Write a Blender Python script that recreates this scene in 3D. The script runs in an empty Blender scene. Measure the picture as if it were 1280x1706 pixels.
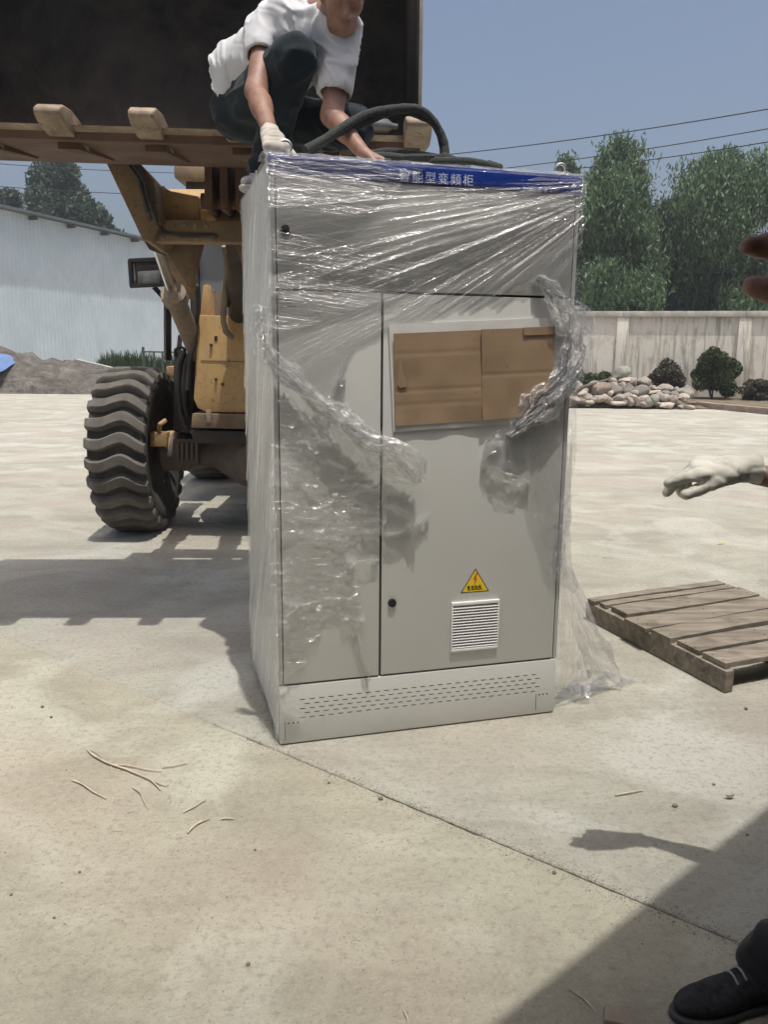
import bpy, bmesh, math, random
import numpy as np
from mathutils import Vector, Matrix

# ------------------------------------------------------------------ camera, light, exposure
C = bpy.context.scene.collection
scn = bpy.context.scene
random.seed(7)
RNG = np.random.default_rng(11)

F_PX, PITCH, ROLL, CAM_H = 1353.5, 0.193447, 0.008257, 1.5304
CX, CY = 640.0, 853.0
cam_d = bpy.data.cameras.new('camera')
cam = bpy.data.objects.new('camera', cam_d)
C.objects.link(cam)
cam_d.sensor_fit = 'VERTICAL'
cam_d.sensor_height = 36.0
cam_d.sensor_width = 27.0
cam_d.lens = 36.0 * F_PX / 1706.0
cam_d.clip_start = 0.05
cam_d.clip_end = 2000
cam.matrix_world = (Matrix.Translation((0, 0, CAM_H)) @ Matrix.Rotation(math.pi / 2 - PITCH, 4, 'X')
                    @ Matrix.Rotation(ROLL, 4, 'Z'))
scn.camera = cam

SUN_D = Vector((-0.10, 0.22, -1.0)).normalized()       # direction the light travels
w = bpy.data.worlds.new('World')
scn.world = w
w.use_nodes = True
nt = w.node_tree
bg = nt.nodes['Background']
sky = nt.nodes.new('ShaderNodeTexSky')
sky.sky_type = 'NISHITA'
sky.sun_disc = False
sky.sun_elevation = math.asin(-SUN_D.z)
sky.sun_rotation = math.atan2(-SUN_D.x, -SUN_D.y)
sky.air_density = 1.0
sky.dust_density = 7.0
sky.ozone_density = 1.6
sky.altitude = 100
nt.links.new(sky.outputs[0], bg.inputs[0])
bg.inputs[1].default_value = 0.15
sun_d = bpy.data.lights.new('sun', 'SUN')
sun_d.energy = 3.85
sun_d.angle = math.radians(0.55)
sun_d.color = (1.0, 0.972, 0.925)
sun = bpy.data.objects.new('sun', sun_d)
C.objects.link(sun)
sun.location = (2, -6, 20)
sun.rotation_euler = SUN_D.to_track_quat('-Z', 'Y').to_euler()
vs = scn.view_settings
vs.view_transform = 'Standard'
vs.look = 'None'
vs.exposure = -0.06
vs.gamma = 1.0
vs.use_curve_mapping = False
scn.cycles.transparent_max_bounces = 24
scn.cycles.max_bounces = 10
scn.cycles.use_denoising = True

# ------------------------------------------------------------------ geometry of the view (used to survey real positions)
COSP, SINP = math.cos(PITCH), math.sin(PITCH)
COSR, SINR = math.cos(ROLL), math.sin(ROLL)


def ray(px, py):
    dx, dy = px - CX, py - CY
    qx, qy = COSR * dx + SINR * dy, -SINR * dx + COSR * dy
    return Vector((qx / F_PX, COSP - SINP * (qy / F_PX), -SINP - COSP * (qy / F_PX)))


EYE = Vector((0, 0, CAM_H))


def U(px, py, y):
    d = ray(px, py)
    return EYE + d * (y / d.y)


def G(px, py, z=0.0):
    d = ray(px, py)
    return EYE + d * ((z - CAM_H) / d.z)


def hit(px, py, p0, n):
    d = ray(px, py)
    return EYE + d * ((Vector(p0) - EYE).dot(n) / d.dot(n))


# ------------------------------------------------------------------ object helpers
ROOT = {}


def tag(o, label=None, cat=None, group=None, kind=None):
    if label: o['label'] = label
    if cat: o['category'] = cat
    if group: o['group'] = group
    if kind: o['kind'] = kind
    return o


def thing(name, label, cat, loc=(0, 0, 0), rz=0.0, group=None):
    o = bpy.data.objects.new(name, None)
    o.empty_display_size = 0.2
    C.objects.link(o)
    o.location = loc
    o.rotation_euler = (0, 0, rz)
    ROOT[o.name] = Matrix.Translation(loc) @ Matrix.Rotation(rz, 4, 'Z')
    return tag(o, label, cat, group)


def smooth(me, ang=None):
    me.polygons.foreach_set('use_smooth', np.ones(len(me.polygons), bool))
    if ang:
        try:
            me.set_sharp_from_angle(angle=math.radians(ang))
        except Exception:
            pass


def link(name, me, mat=None, parent=None, world=True, sm=None):
    """me in world coordinates (or in the parent's frame when world is False)."""
    if sm is not None:
        smooth(me, sm)
    if mat is not None and not me.materials:
        for m in (mat if isinstance(mat, (list, tuple)) else [mat]):
            me.materials.append(m)
    o = bpy.data.objects.new(name, me)
    C.objects.link(o)
    if parent is not None:
        M = ROOT.get(parent.name, Matrix.Identity(4))
        if world:
            me.transform(M.inverted())
        o.parent = parent
        ROOT[o.name] = M
    else:
        ROOT[o.name] = Matrix.Identity(4)
    return o


class MB:
    def __init__(s):
        s.v, s.f, s.m = [], [], []

    def add(s, vs, fs, mi=0):
        b = len(s.v)
        s.v += [tuple(v) for v in vs]
        s.f += [tuple(b + i for i in f) for f in fs]
        s.m += [mi] * len(fs)
        return s

    def hexa(s, p, mi=0):
        """8 points: bottom ring 0-3, top ring 4-7."""
        return s.add(p, [(3, 2, 1, 0), (4, 5, 6, 7), (0, 1, 5, 4), (1, 2, 6, 5), (2, 3, 7, 6), (3, 0, 4, 7)], mi)

    def box(s, lo, hi, M=None, mi=0):
        x0, y0, z0 = lo
        x1, y1, z1 = hi
        p = [Vector(q) for q in ((x0, y0, z0), (x1, y0, z0), (x1, y1, z0), (x0, y1, z0),
                                 (x0, y0, z1), (x1, y0, z1), (x1, y1, z1), (x0, y1, z1))]
        if M is not None:
            p = [M @ q for q in p]
        return s.hexa(p, mi)

    def prism(s, poly, off, mi=0):
        """closed polygon (3-D points) swept by the vector off."""
        n = len(poly)
        a = [Vector(p) for p in poly]
        b = [p + Vector(off) for p in a]
        fs = [tuple(range(n)), tuple(range(2 * n - 1, n - 1, -1))]
        fs += [((i + 1) % n, i, n + i, n + (i + 1) % n) for i in range(n)]
        return s.add(a + b, fs, mi)

    def bar(s, a, b, wx, wy, up=(0, 0, 1), mi=0):
        a, b = Vector(a), Vector(b)
        d = (b - a).normalized()
        u = Vector(up)
        x = d.cross(u)
        if x.length < 1e-4:
            x = d.cross(Vector((0, 1, 0)))
        x.normalize()
        y = x.cross(d)
        r = [(-1, -1), (1, -1), (1, 1), (-1, 1)]
        return s.hexa([q + x * (i * wx / 2) + y * (j * wy / 2) for q in (a, b) for i, j in r], mi)

    def tube(s, pts, r, n=10, cap=True, mi=0, flat=1.0):
        pts = [Vector(p) for p in pts]
        rs = r if isinstance(r, (list, tuple)) else [r] * len(pts)
        rings = []
        px = None
        for i, p in enumerate(pts):
            d = (pts[min(i + 1, len(pts) - 1)] - pts[max(i - 1, 0)]).normalized()
            if px is None:
                px = d.cross(Vector((0, 0, 1)))
                if px.length < 1e-3:
                    px = d.cross(Vector((0, 1, 0)))
            px = (px - d * px.dot(d)).normalized()
            py = d.cross(px)
            rings.append([p + px * math.cos(t) * rs[i] + py * math.sin(t) * rs[i] * flat
                          for t in [2 * math.pi * k / n for k in range(n)]])
        vs = [q for ring in rings for q in ring]
        fs = []
        for i in range(len(pts) - 1):
            for k in range(n):
                fs.append((i * n + k, i * n + (k + 1) % n, (i + 1) * n + (k + 1) % n, (i + 1) * n + k))
        if cap:
            fs.append(tuple(range(n - 1, -1, -1)))
            fs.append(tuple(range((len(pts) - 1) * n, len(pts) * n)))
        return s.add(vs, fs, mi)

    def lathe(s, prof, c, ax, n=32, mi=0):
        """prof: (radius, along axis)"""
        ax = Vector(ax).normalized()
        x = ax.cross(Vector((0, 0, 1)))
        if x.length < 1e-3:
            x = ax.cross(Vector((0, 1, 0)))
        x.normalize()
        y = ax.cross(x)
        c = Vector(c)
        vs = [c + ax * h + x * (r * math.cos(2 * math.pi * k / n)) + y * (r * math.sin(2 * math.pi * k / n))
              for r, h in prof for k in range(n)]
        fs = []
        for i in range(len(prof) - 1):
            for k in range(n):
                fs.append((i * n + k, i * n + (k + 1) % n, (i + 1) * n + (k + 1) % n, (i + 1) * n + k))
        fs.append(tuple(range(n - 1, -1, -1)))
        fs.append(tuple(range((len(prof) - 1) * n, len(prof) * n)))
        return s.add(vs, fs, mi)

    def mesh(s, name, bevel=0.0, seg=2):
        me = bpy.data.meshes.new(name)
        me.from_pydata(s.v, [], s.f)
        me.polygons.foreach_set('material_index', s.m)
        bm = bmesh.new()
        bm.from_mesh(me)
        bmesh.ops.recalc_face_normals(bm, faces=bm.faces)
        if bevel > 0:
            ed = [e for e in bm.edges if len(e.link_faces) == 2 and e.calc_face_angle(0) > 0.6]
            bmesh.ops.bevel(bm, geom=ed, offset=bevel, segments=seg, affect='EDGES', profile=0.6, clamp_overlap=True)
        bm.to_mesh(me)
        bm.free()
        me.update()
        return me

    def build(s, name, mat, parent=None, bevel=0.0, sm=30, world=True, seg=2):
        return link(name, s.mesh(name, bevel, seg), mat, parent, world, sm)


def plate(poly_px, y, th):
    return [U(px, py, y) for px, py in poly_px], (0, th, 0)


def np_mesh(name, V, F):
    V = np.asarray(V, np.float32)
    F = np.asarray(F, np.int32)
    me = bpy.data.meshes.new(name)
    me.vertices.add(len(V))
    me.vertices.foreach_set('co', V.ravel())
    k = F.shape[1]
    me.loops.add(F.size)
    me.loops.foreach_set('vertex_index', F.ravel())
    me.polygons.add(len(F))
    me.polygons.foreach_set('loop_start', np.arange(0, F.size, k, dtype=np.int32))
    me.update(calc_edges=True)
    return me


def copy_tree(o, parent=None):
    c = o.copy()
    C.objects.link(c)
    if parent is not None:
        c.parent = parent
    for ch in list(o.children):
        copy_tree(ch, c)
    return c


# ------------------------------------------------------------------ numpy noise
def _h(ix, iy, iz, seed):
    n = (ix.astype(np.int64) * 374761393 + iy.astype(np.int64) * 668265263 + iz.astype(np.int64) * 2147483647 + seed * 974634211) & 0x7fffffff
    n = ((n ^ (n >> 13)) * 1274126177) & 0x7fffffff
    n = (n ^ (n >> 16)) & 0xffff
    return n / 65535.0


def noise(x, y, z=None, seed=0):
    x = np.asarray(x, float)
    y = np.asarray(y, float)
    z = np.zeros_like(x) if z is None else np.asarray(z, float)
    x, y, z = np.broadcast_arrays(x, y, z)
    ix, iy, iz = np.floor(x), np.floor(y), np.floor(z)
    fx, fy, fz = x - ix, y - iy, z - iz
    fx, fy, fz = [t * t * (3 - 2 * t) for t in (fx, fy, fz)]
    r = 0
    for a in (0, 1):
        for b in (0, 1):
            for c in (0, 1):
                wgt = (fx if a else 1 - fx) * (fy if b else 1 - fy) * (fz if c else 1 - fz)
                r = r + wgt * _h(ix + a, iy + b, iz + c, seed)
    return r * 2 - 1


def fbm(x, y, z=None, seed=0, o=4):
    r, a, f = 0, 1.0, 1.0
    for k in range(o):
        r = r + a * noise(np.asarray(x) * f, np.asarray(y) * f, None if z is None else np.asarray(z) * f, seed + k)
        a *= 0.5
        f *= 2.03
    return r / 1.9


# ------------------------------------------------------------------ signed-distance bodies
class SDF:
    def __init__(s, lo, hi, h):
        s.lo = np.array(lo, float)
        s.h = h
        s.n = np.ceil((np.array(hi) - s.lo) / h).astype(int) + 1
        s.d = np.full(s.n, 9.0)

    def _blk(s, lo, hi):
        a = np.clip(np.floor((np.array(lo) - s.lo) / s.h).astype(int), 0, s.n)
        b = np.clip(np.ceil((np.array(hi) - s.lo) / s.h).astype(int) + 1, 0, s.n)
        sl = tuple(slice(i, j) for i, j in zip(a, b))
        if min(b - a) <= 0:
            return None, None
        g = np.meshgrid(*[s.lo[k] + s.h * np.arange(a[k], b[k]) for k in range(3)], indexing='ij')
        return sl, g

    def _mix(s, sl, d, k, op='u'):
        o = s.d[sl]
        if op == 'u':
            if k > 0:
                hh = np.clip(0.5 + 0.5 * (o - d) / k, 0, 1)
                s.d[sl] = o * (1 - hh) + d * hh - k * hh * (1 - hh)
            else:
                s.d[sl] = np.minimum(o, d)
        else:
            s.d[sl] = np.maximum(o, -d)

    def cone(s, a, b, ra, rb, k=0.02, op='u', sq=None):
        a, b = np.array(a, float), np.array(b, float)
        m = max(ra, rb) + k + 4 * s.h
        sl, g = s._blk(np.minimum(a, b) - m, np.maximum(a, b) + m)
        if sl is None: return s
        ab = b - a
        L = max(ab @ ab, 1e-9)
        P = [g[i] - a[i] for i in range(3)]
        t = np.clip((P[0] * ab[0] + P[1] * ab[1] + P[2] * ab[2]) / L, 0, 1)
        d = np.sqrt(sum((P[i] - t * ab[i]) ** 2 for i in range(3))) - (ra + t * (rb - ra))
        s._mix(sl, d, k, op)
        return s

    def chain(s, pts, rs, k=0.02, op='u'):
        for i in range(len(pts) - 1):
            s.cone(pts[i], pts[i + 1], rs[i], rs[i + 1], k, op)
        return s

    def ell(s, c, r, R=None, k=0.02, op='u'):
        c = np.array(c, float)
        r = np.array(r, float)
        m = max(r) + k + 4 * s.h
        sl, g = s._blk(c - m, c + m)
        if sl is None: return s
        P = np.stack([g[i] - c[i] for i in range(3)], -1)
        if R is not None:
            P = P @ np.array(R)           # columns of R are the local axes
        q = P / r
        l = np.sqrt((q ** 2).sum(-1)) + 1e-9
        l2 = np.sqrt(((q / r) ** 2).sum(-1)) + 1e-9
        d = l * (l - 1) / l2
        s._mix(sl, d, k, op)
        return s

    def plane(s, p, n):
        """cut away the side the normal points to"""
        g = np.meshgrid(*[s.lo[k] + s.h * np.arange(s.n[k]) for k in range(3)], indexing='ij')
        d = sum((g[i] - p[i]) * n[i] for i in range(3))
        s.d = np.maximum(s.d, d)
        return s

    def plane2(s, p, n, rad):
        """cut only what lies within rad of the line through p along n"""
        p, n = np.array(p), np.array(n)
        sl, g = s._blk(p - .25, p + .25)
        if sl is None: return s
        P = [g[i] - p[i] for i in range(3)]
        t = sum(P[i] * n[i] for i in range(3))
        q = np.sqrt(np.maximum(sum(P[i] ** 2 for i in range(3)) - t * t, 0))
        d = np.maximum(np.maximum(-t, q - rad), t - .15)
        s.d[sl] = np.maximum(s.d[sl], -d)
        return s

    def wobble(s, f):
        g = np.meshgrid(*[s.lo[k] + s.h * np.arange(s.n[k]) for k in range(3)], indexing='ij')
        msk = np.abs(s.d) < 0.06
        add = np.zeros_like(s.d)
        add[msk] = f(g[0][msk], g[1][msk], g[2][msk])
        s.d = s.d + add
        return s

    def mesh(s, name):
        d = s.d
        ins = d < 0
        nx, ny, nz = d.shape
        cnt = np.zeros((nx - 1, ny - 1, nz - 1))
        acc = np.zeros((nx - 1, ny - 1, nz - 1, 3))
        for ax in range(3):
            a = [slice(None)] * 3
            b = [slice(None)] * 3
            a[ax] = slice(0, -1)
            b[ax] = slice(1, None)
            da, db = d[tuple(a)], d[tuple(b)]
            cr_ = (ins[tuple(a)] != ins[tuple(b)])
            t = np.where(cr_, da / np.where(np.abs(da - db) < 1e-12, 1, da - db), 0)
            o1, o2 = [k for k in range(3) if k != ax]
            for i in (0, 1):
                for j in (0, 1):
                    sl = [slice(None)] * 3
                    for o_, q in ((o1, i), (o2, j)):
                        sl[o_] = slice(q, None if q else -1)
                    c_ = cr_[tuple(sl)]
                    tt = t[tuple(sl)]
                    cnt += c_
                    acc[..., ax] += np.where(c_, tt, 0)
                    acc[..., o1] += c_ * i
                    acc[..., o2] += c_ * j
        act = cnt > 0
        idx = -np.ones(cnt.shape, int)
        idx[act] = np.arange(act.sum())
        ijk = np.argwhere(act)
        V = s.lo + s.h * (ijk + acc[act] / cnt[act][:, None])
        Fs = []
        for ax in range(3):
            a = [slice(None)] * 3
            b = [slice(None)] * 3
            a[ax] = slice(0, -1)
            b[ax] = slice(1, None)
            ia, ib = ins[tuple(a)], ins[tuple(b)]
            e = np.argwhere(ia != ib)
            o1, o2 = [(1, 2), (2, 0), (0, 1)][ax]
            ok = (e[:, o1] > 0) & (e[:, o2] > 0) & (e[:, o1] < d.shape[o1] - 1) & (e[:, o2] < d.shape[o2] - 1)
            e = e[ok]
            q = []
            for i, j in ((-1, -1), (0, -1), (0, 0), (-1, 0)):
                c = e.copy()
                c[:, o1] += i
                c[:, o2] += j
                q.append(idx[c[:, 0], c[:, 1], c[:, 2]])
            q = np.stack(q, 1)
            fl = ~ia[e[:, 0], e[:, 1], e[:, 2]]
            q[fl] = q[fl][:, ::-1]
            Fs.append(q)
        F = np.concatenate(Fs)
        for _ in range(s.relax if hasattr(s, 'relax') else 2):
            acc = np.zeros_like(V)
            num = np.zeros(len(V))
            for a_ in range(4):
                for b_ in (1, 3):
                    np.add.at(acc, F[:, a_], V[F[:, (a_ + b_) % 4]])
                    np.add.at(num, F[:, a_], 1)
            V = V * .5 + acc / np.maximum(num, 1)[:, None] * .5
        me = np_mesh(name, V, F)
        smooth(me)
        return me


# ------------------------------------------------------------------ materials
class NT:
    def __init__(s, name):
        s.m = bpy.data.materials.new(name)
        s.m.use_nodes = True
        s.t = s.m.node_tree
        s.b = s.t.nodes['Principled BSDF']
        s.out = s.t.nodes['Material Output']

    def n(s, typ, **kw):
        o = s.t.nodes.new('ShaderNode' + typ)
        for k, v in kw.items():
            if k in o.inputs.keys() or isinstance(k, int):
                s.put(o.inputs[k], v)
            else:
                setattr(o, k, v)
        return o

    def put(s, inp, v):
        if hasattr(v, 'is_output') or isinstance(v, bpy.types.NodeSocket):
            s.t.links.new(v, inp)
        else:
            if inp.type == 'RGBA' and len(v) == 3:
                v = (*v, 1)
            inp.default_value = v

    def coord(s, which='Object', scale=(1, 1, 1), rot=(0, 0, 0)):
        tc = s.n('TexCoord')
        mp = s.n('Mapping')
        s.t.links.new(tc.outputs[which], mp.inputs[0])
        mp.inputs['Scale'].default_value = scale
        mp.inputs['Rotation'].default_value = rot
        return mp.outputs[0]

    def noise(s, vec, scale, detail=4, rough=0.55, dist=0.0):
        o = s.n('TexNoise')
        s.t.links.new(vec, o.inputs['Vector'])
        o.inputs['Scale'].default_value = scale
        o.inputs['Detail'].default_value = detail
        o.inputs['Roughness'].default_value = rough
        o.inputs['Distortion'].default_value = dist
        return o.outputs['Fac']

    def ramp(s, fac, stops):
        o = s.n('ValToRGB')
        s.t.links.new(fac, o.inputs[0])
        el = o.color_ramp.elements
        while len(el) < len(stops):
            el.new(0.5)
        for e, (p, c) in zip(el, stops):
            e.position = p
            if not hasattr(c, '__len__'):
                c = (c, c, c)
            e.color = (*c, 1)
        return o.outputs[0]

    def mixc(s, fac, a, b, mode='MIX'):
        o = s.n('Mix', data_type='RGBA', blend_type=mode)
        s.put(o.inputs[0], fac)
        s.put(o.inputs[6], a)
        s.put(o.inputs[7], b)
        return o.outputs[2]

    def math(s, op, a, b=0.0, clamp=False):
        o = s.n('Math', operation=op, use_clamp=clamp)
        s.put(o.inputs[0], a)
        s.put(o.inputs[1], b)
        return o.outputs[0]

    def bump(s, hgt, strength=0.3, dist=0.01, nrm=None):
        o = s.n('Bump')
        s.t.links.new(hgt, o.inputs['Height'])
        o.inputs['Strength'].default_value = strength
        o.inputs['Distance'].default_value = dist
        if nrm is not None:
            s.t.links.new(nrm, o.inputs['Normal'])
        return o.outputs[0]

    def set(s, **kw):
        for k, v in kw.items():
            s.put(s.b.inputs[k.replace('_', ' ')], v)
        return s


def simple(name, col, rough=0.6, metal=0.0, var=0.15, scale=6.0, bump=0.15, bscale=40.0, bdist=0.004, dirt=None, dirt_amt=0.5, dscale=2.5, spec=0.5, chips=None):
    """base colour with noise variation, optional patches of dirt, fine relief"""
    k = NT(name)
    v = k.coord()
    n1 = k.noise(v, scale, 5)
    c = k.ramp(n1, [(0.3, tuple(x * (1 - var) for x in col)), (0.7, tuple(min(1, x * (1 + var)) for x in col))])
    r = rough
    if dirt is not None:
        n2 = k.noise(v, dscale, 8, 0.65, 0.3)
        f = k.ramp(n2, [(0.5 - 0.12, 0.0), (0.62, dirt_amt)])
        c = k.mixc(f, c, dirt)
        r = k.math('ADD', k.math('MULTIPLY', f, 0.3), rough, True)
    if chips is not None:                       # worn-off spots and scratches
        ch = k.noise(k.coord('Object', (1, 1, 1.6)), 17.0, 7, 0.72, 0.6)
        big = k.ramp(k.noise(v, 2.1, 4), [(0.40, 0.30), (0.65, 1.0)])
        c = k.mixc(k.math('MULTIPLY', k.ramp(ch, [(0.585, 0.0), (0.625, 0.9)]), big), c, chips)
        stq = k.noise(k.coord('Object', (9, 9, 0.9)), 3.0, 5, 0.65)
        c = k.mixc(k.ramp(stq, [(0.52, 0.0), (0.70, 0.45)]), c, tuple(x * 0.55 for x in col))
    k.set(Base_Color=c, Roughness=r, Metallic=metal)
    k.b.inputs['Specular IOR Level'].default_value = spec
    if bump > 0:
        k.set(Normal=k.bump(k.noise(v, bscale, 6, 0.6), bump, bdist))
    return k.m


# ---- ground concrete
def concrete(name, tint):
    k = NT(name)
    v = k.coord('Object')
    big = k.noise(v, 0.55, 5, 0.6, 0.6)
    mid = k.noise(v, 2.3, 6, 0.62, 0.4)
    fine = k.noise(v, 38.0, 5, 0.7)
    c = k.ramp(big, [(0.3, (0.40, 0.345, 0.275)), (0.45, (0.43, 0.385, 0.305)), (0.56, (0.41, 0.375, 0.30)), (0.72, (0.46, 0.415, 0.33))])
    c = k.mixc(k.ramp(mid, [(0.42, 0.0), (0.60, 0.75)]), c, (0.335, 0.295, 0.235))
    # dusty dark drifts lying in slanting bands
    vb = k.coord('Object', (0.35, 1.3, 1), (0, 0, math.radians(-24)))
    band = k.noise(vb, 1.6, 7, 0.62, 0.5)
    c = k.mixc(k.ramp(band, [(0.50, 0.0), (0.66, 0.55)]), c, (0.235, 0.205, 0.16))
    # pale cement wash and pinkish dust
    c = k.mixc(k.ramp(k.noise(v, 1.1, 6, 0.6, 0.8), [(0.50, 0.0), (0.62, 0.7)]), c, (0.53, 0.49, 0.415))
    c = k.mixc(k.ramp(k.noise(k.coord('Object', (1, 1, 1), (0, 0, 1)), 0.8, 4), [(0.48, 0.0), (0.64, 0.5)]), c, (0.43, 0.34, 0.28))
    # broom-swept streaks far out in the yard
    vs_ = k.coord('Object', (0.10, 1.6, 1), (0, 0, math.radians(3)))
    st = k.noise(vs_, 1.4, 5, 0.65, 0.2)
    c = k.mixc(k.ramp(st, [(0.50, 0.0), (0.68, 0.09)]), c, (0.33, 0.305, 0.27))
    # grit and speckle
    c = k.mixc(k.ramp(fine, [(0.50, 0.0), (0.66, 0.6)]), c, (0.26, 0.225, 0.175))
    c = k.mixc(k.ramp(k.noise(v, 75.0, 5, 0.7), [(0.54, 0.0), (0.68, 0.32)]), c, (0.55, 0.51, 0.44))
    sp_ = k.noise(v, 140.0, 3, 0.6)
    c = k.mixc(k.ramp(sp_, [(0.60, 0.0), (0.70, 0.7)]), c, (0.15, 0.125, 0.10))
    c = k.mixc(1.0, c, tint, 'MULTIPLY')
    k.set(Base_Color=c, Roughness=0.92)
    k.b.inputs['Specular IOR Level'].default_value = 0.25
    hgt = k.math('ADD', k.math('MULTIPLY', k.noise(v, 26.0, 8, 0.72), 1.0), k.math('MULTIPLY', k.noise(v, 5.0, 5, 0.6), 1.6))
    k.set(Normal=k.bump(hgt, 1.0, 0.022))
    return k.m


M = {}
M['conc_a'] = concrete('concrete_dusty', (1.05, 1.11, 1.07))
M['conc_b'] = concrete('concrete_pale', (1.02, 1.10, 1.14))
M['soil'] = simple('soil', (0.16, 0.125, 0.085), 0.95, var=0.4, scale=4, bump=0.8, bscale=14, bdist=0.05)
M['joint'] = simple('joint_dirt', (0.10, 0.085, 0.065), 0.95, var=0.3, scale=20, bump=0.5)

# ---- cabinet
def cabinet_paint():
    k = NT('cabinet_grey_paint')
    v = k.coord()
    c = k.ramp(k.noise(v, 2.2, 4), [(0.3, (0.52, 0.522, 0.485)), (0.7, (0.555, 0.557, 0.515))])
    c = k.mixc(k.ramp(k.noise(k.coord('Object', (1, 1, 0.3)), 9, 6, 0.7), [(0.6, 0.0), (0.8, 0.22)]), c, (0.40, 0.375, 0.32))
    k.set(Base_Color=c, Roughness=k.ramp(k.noise(v, 14, 4), [(0.3, 0.34), (0.7, 0.46)]))
    k.set(Normal=k.bump(k.noise(v, 420, 2), 0.04, 0.001))
    return k.m


M['cab'] = cabinet_paint()
M['cab_edge'] = simple('cabinet_frame_grey', (0.47, 0.47, 0.44), 0.4, var=0.06)
M['gap'] = simple('dark_gap_fill', (0.018, 0.018, 0.018), 0.8, var=0.2)
M['blue'] = simple('header_blue', (0.010, 0.042, 0.27), 0.35, var=0.1, scale=3, bump=0.03)
M['print'] = simple('white_print', (0.52, 0.57, 0.68), 0.5, var=0.05, bump=0)
M['print_dim'] = simple('pale_print', (0.40, 0.46, 0.62), 0.5, var=0.05, bump=0)
M['print_grey'] = simple('grey_print', (0.20, 0.20, 0.19), 0.6, var=0.05, bump=0)
M['sign'] = simple('sign_yellow', (0.72, 0.50, 0.03), 0.4, var=0.06, bump=0.02)
M['black'] = simple('black_plastic', (0.015, 0.015, 0.016), 0.4, var=0.2)
M['red'] = simple('sign_red', (0.42, 0.05, 0.012), 0.5, var=0.05, bump=0)
M['vent'] = simple('vent_white_plastic', (0.72, 0.70, 0.68), 0.45, var=0.04, bump=0.03)
M['ventdark'] = simple('vent_filter', (0.05, 0.045, 0.045), 0.9, var=0.2)
M['zinc'] = simple('zinc_eye', (0.62, 0.62, 0.62), 0.3, 0.9, var=0.1)


def cardboard():
    k = NT('cardboard')
    v = k.coord()
    c = k.ramp(k.noise(v, 5, 5), [(0.3, (0.245, 0.168, 0.098)), (0.7, (0.30, 0.21, 0.125))])
    vf = k.coord('Object', (0.04, 0.2, 70))
    fl = k.noise(vf, 2.2, 3, 0.6)
    c = k.mixc(k.ramp(fl, [(0.42, 0.0), (0.62, 0.10)]), c, (0.20, 0.135, 0.078))
    c = k.mixc(k.ramp(k.noise(v, 3.2, 5, 0.6, 0.5), [(0.5, 0.0), (0.68, 0.4)]), c, (0.36, 0.265, 0.165))
    c = k.mixc(k.ramp(k.noise(v, 28, 3), [(0.70, 0.0), (0.74, 0.75)]), c, (0.10, 0.06, 0.035))
    k.set(Base_Color=c, Roughness=0.9)
    k.set(Normal=k.bump(fl, 0.12, 0.001))
    return k.m


M['card'] = cardboard()
M['foam'] = simple('white_foam', (0.62, 0.62, 0.58), 0.85, var=0.08, bump=0.2)


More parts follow.
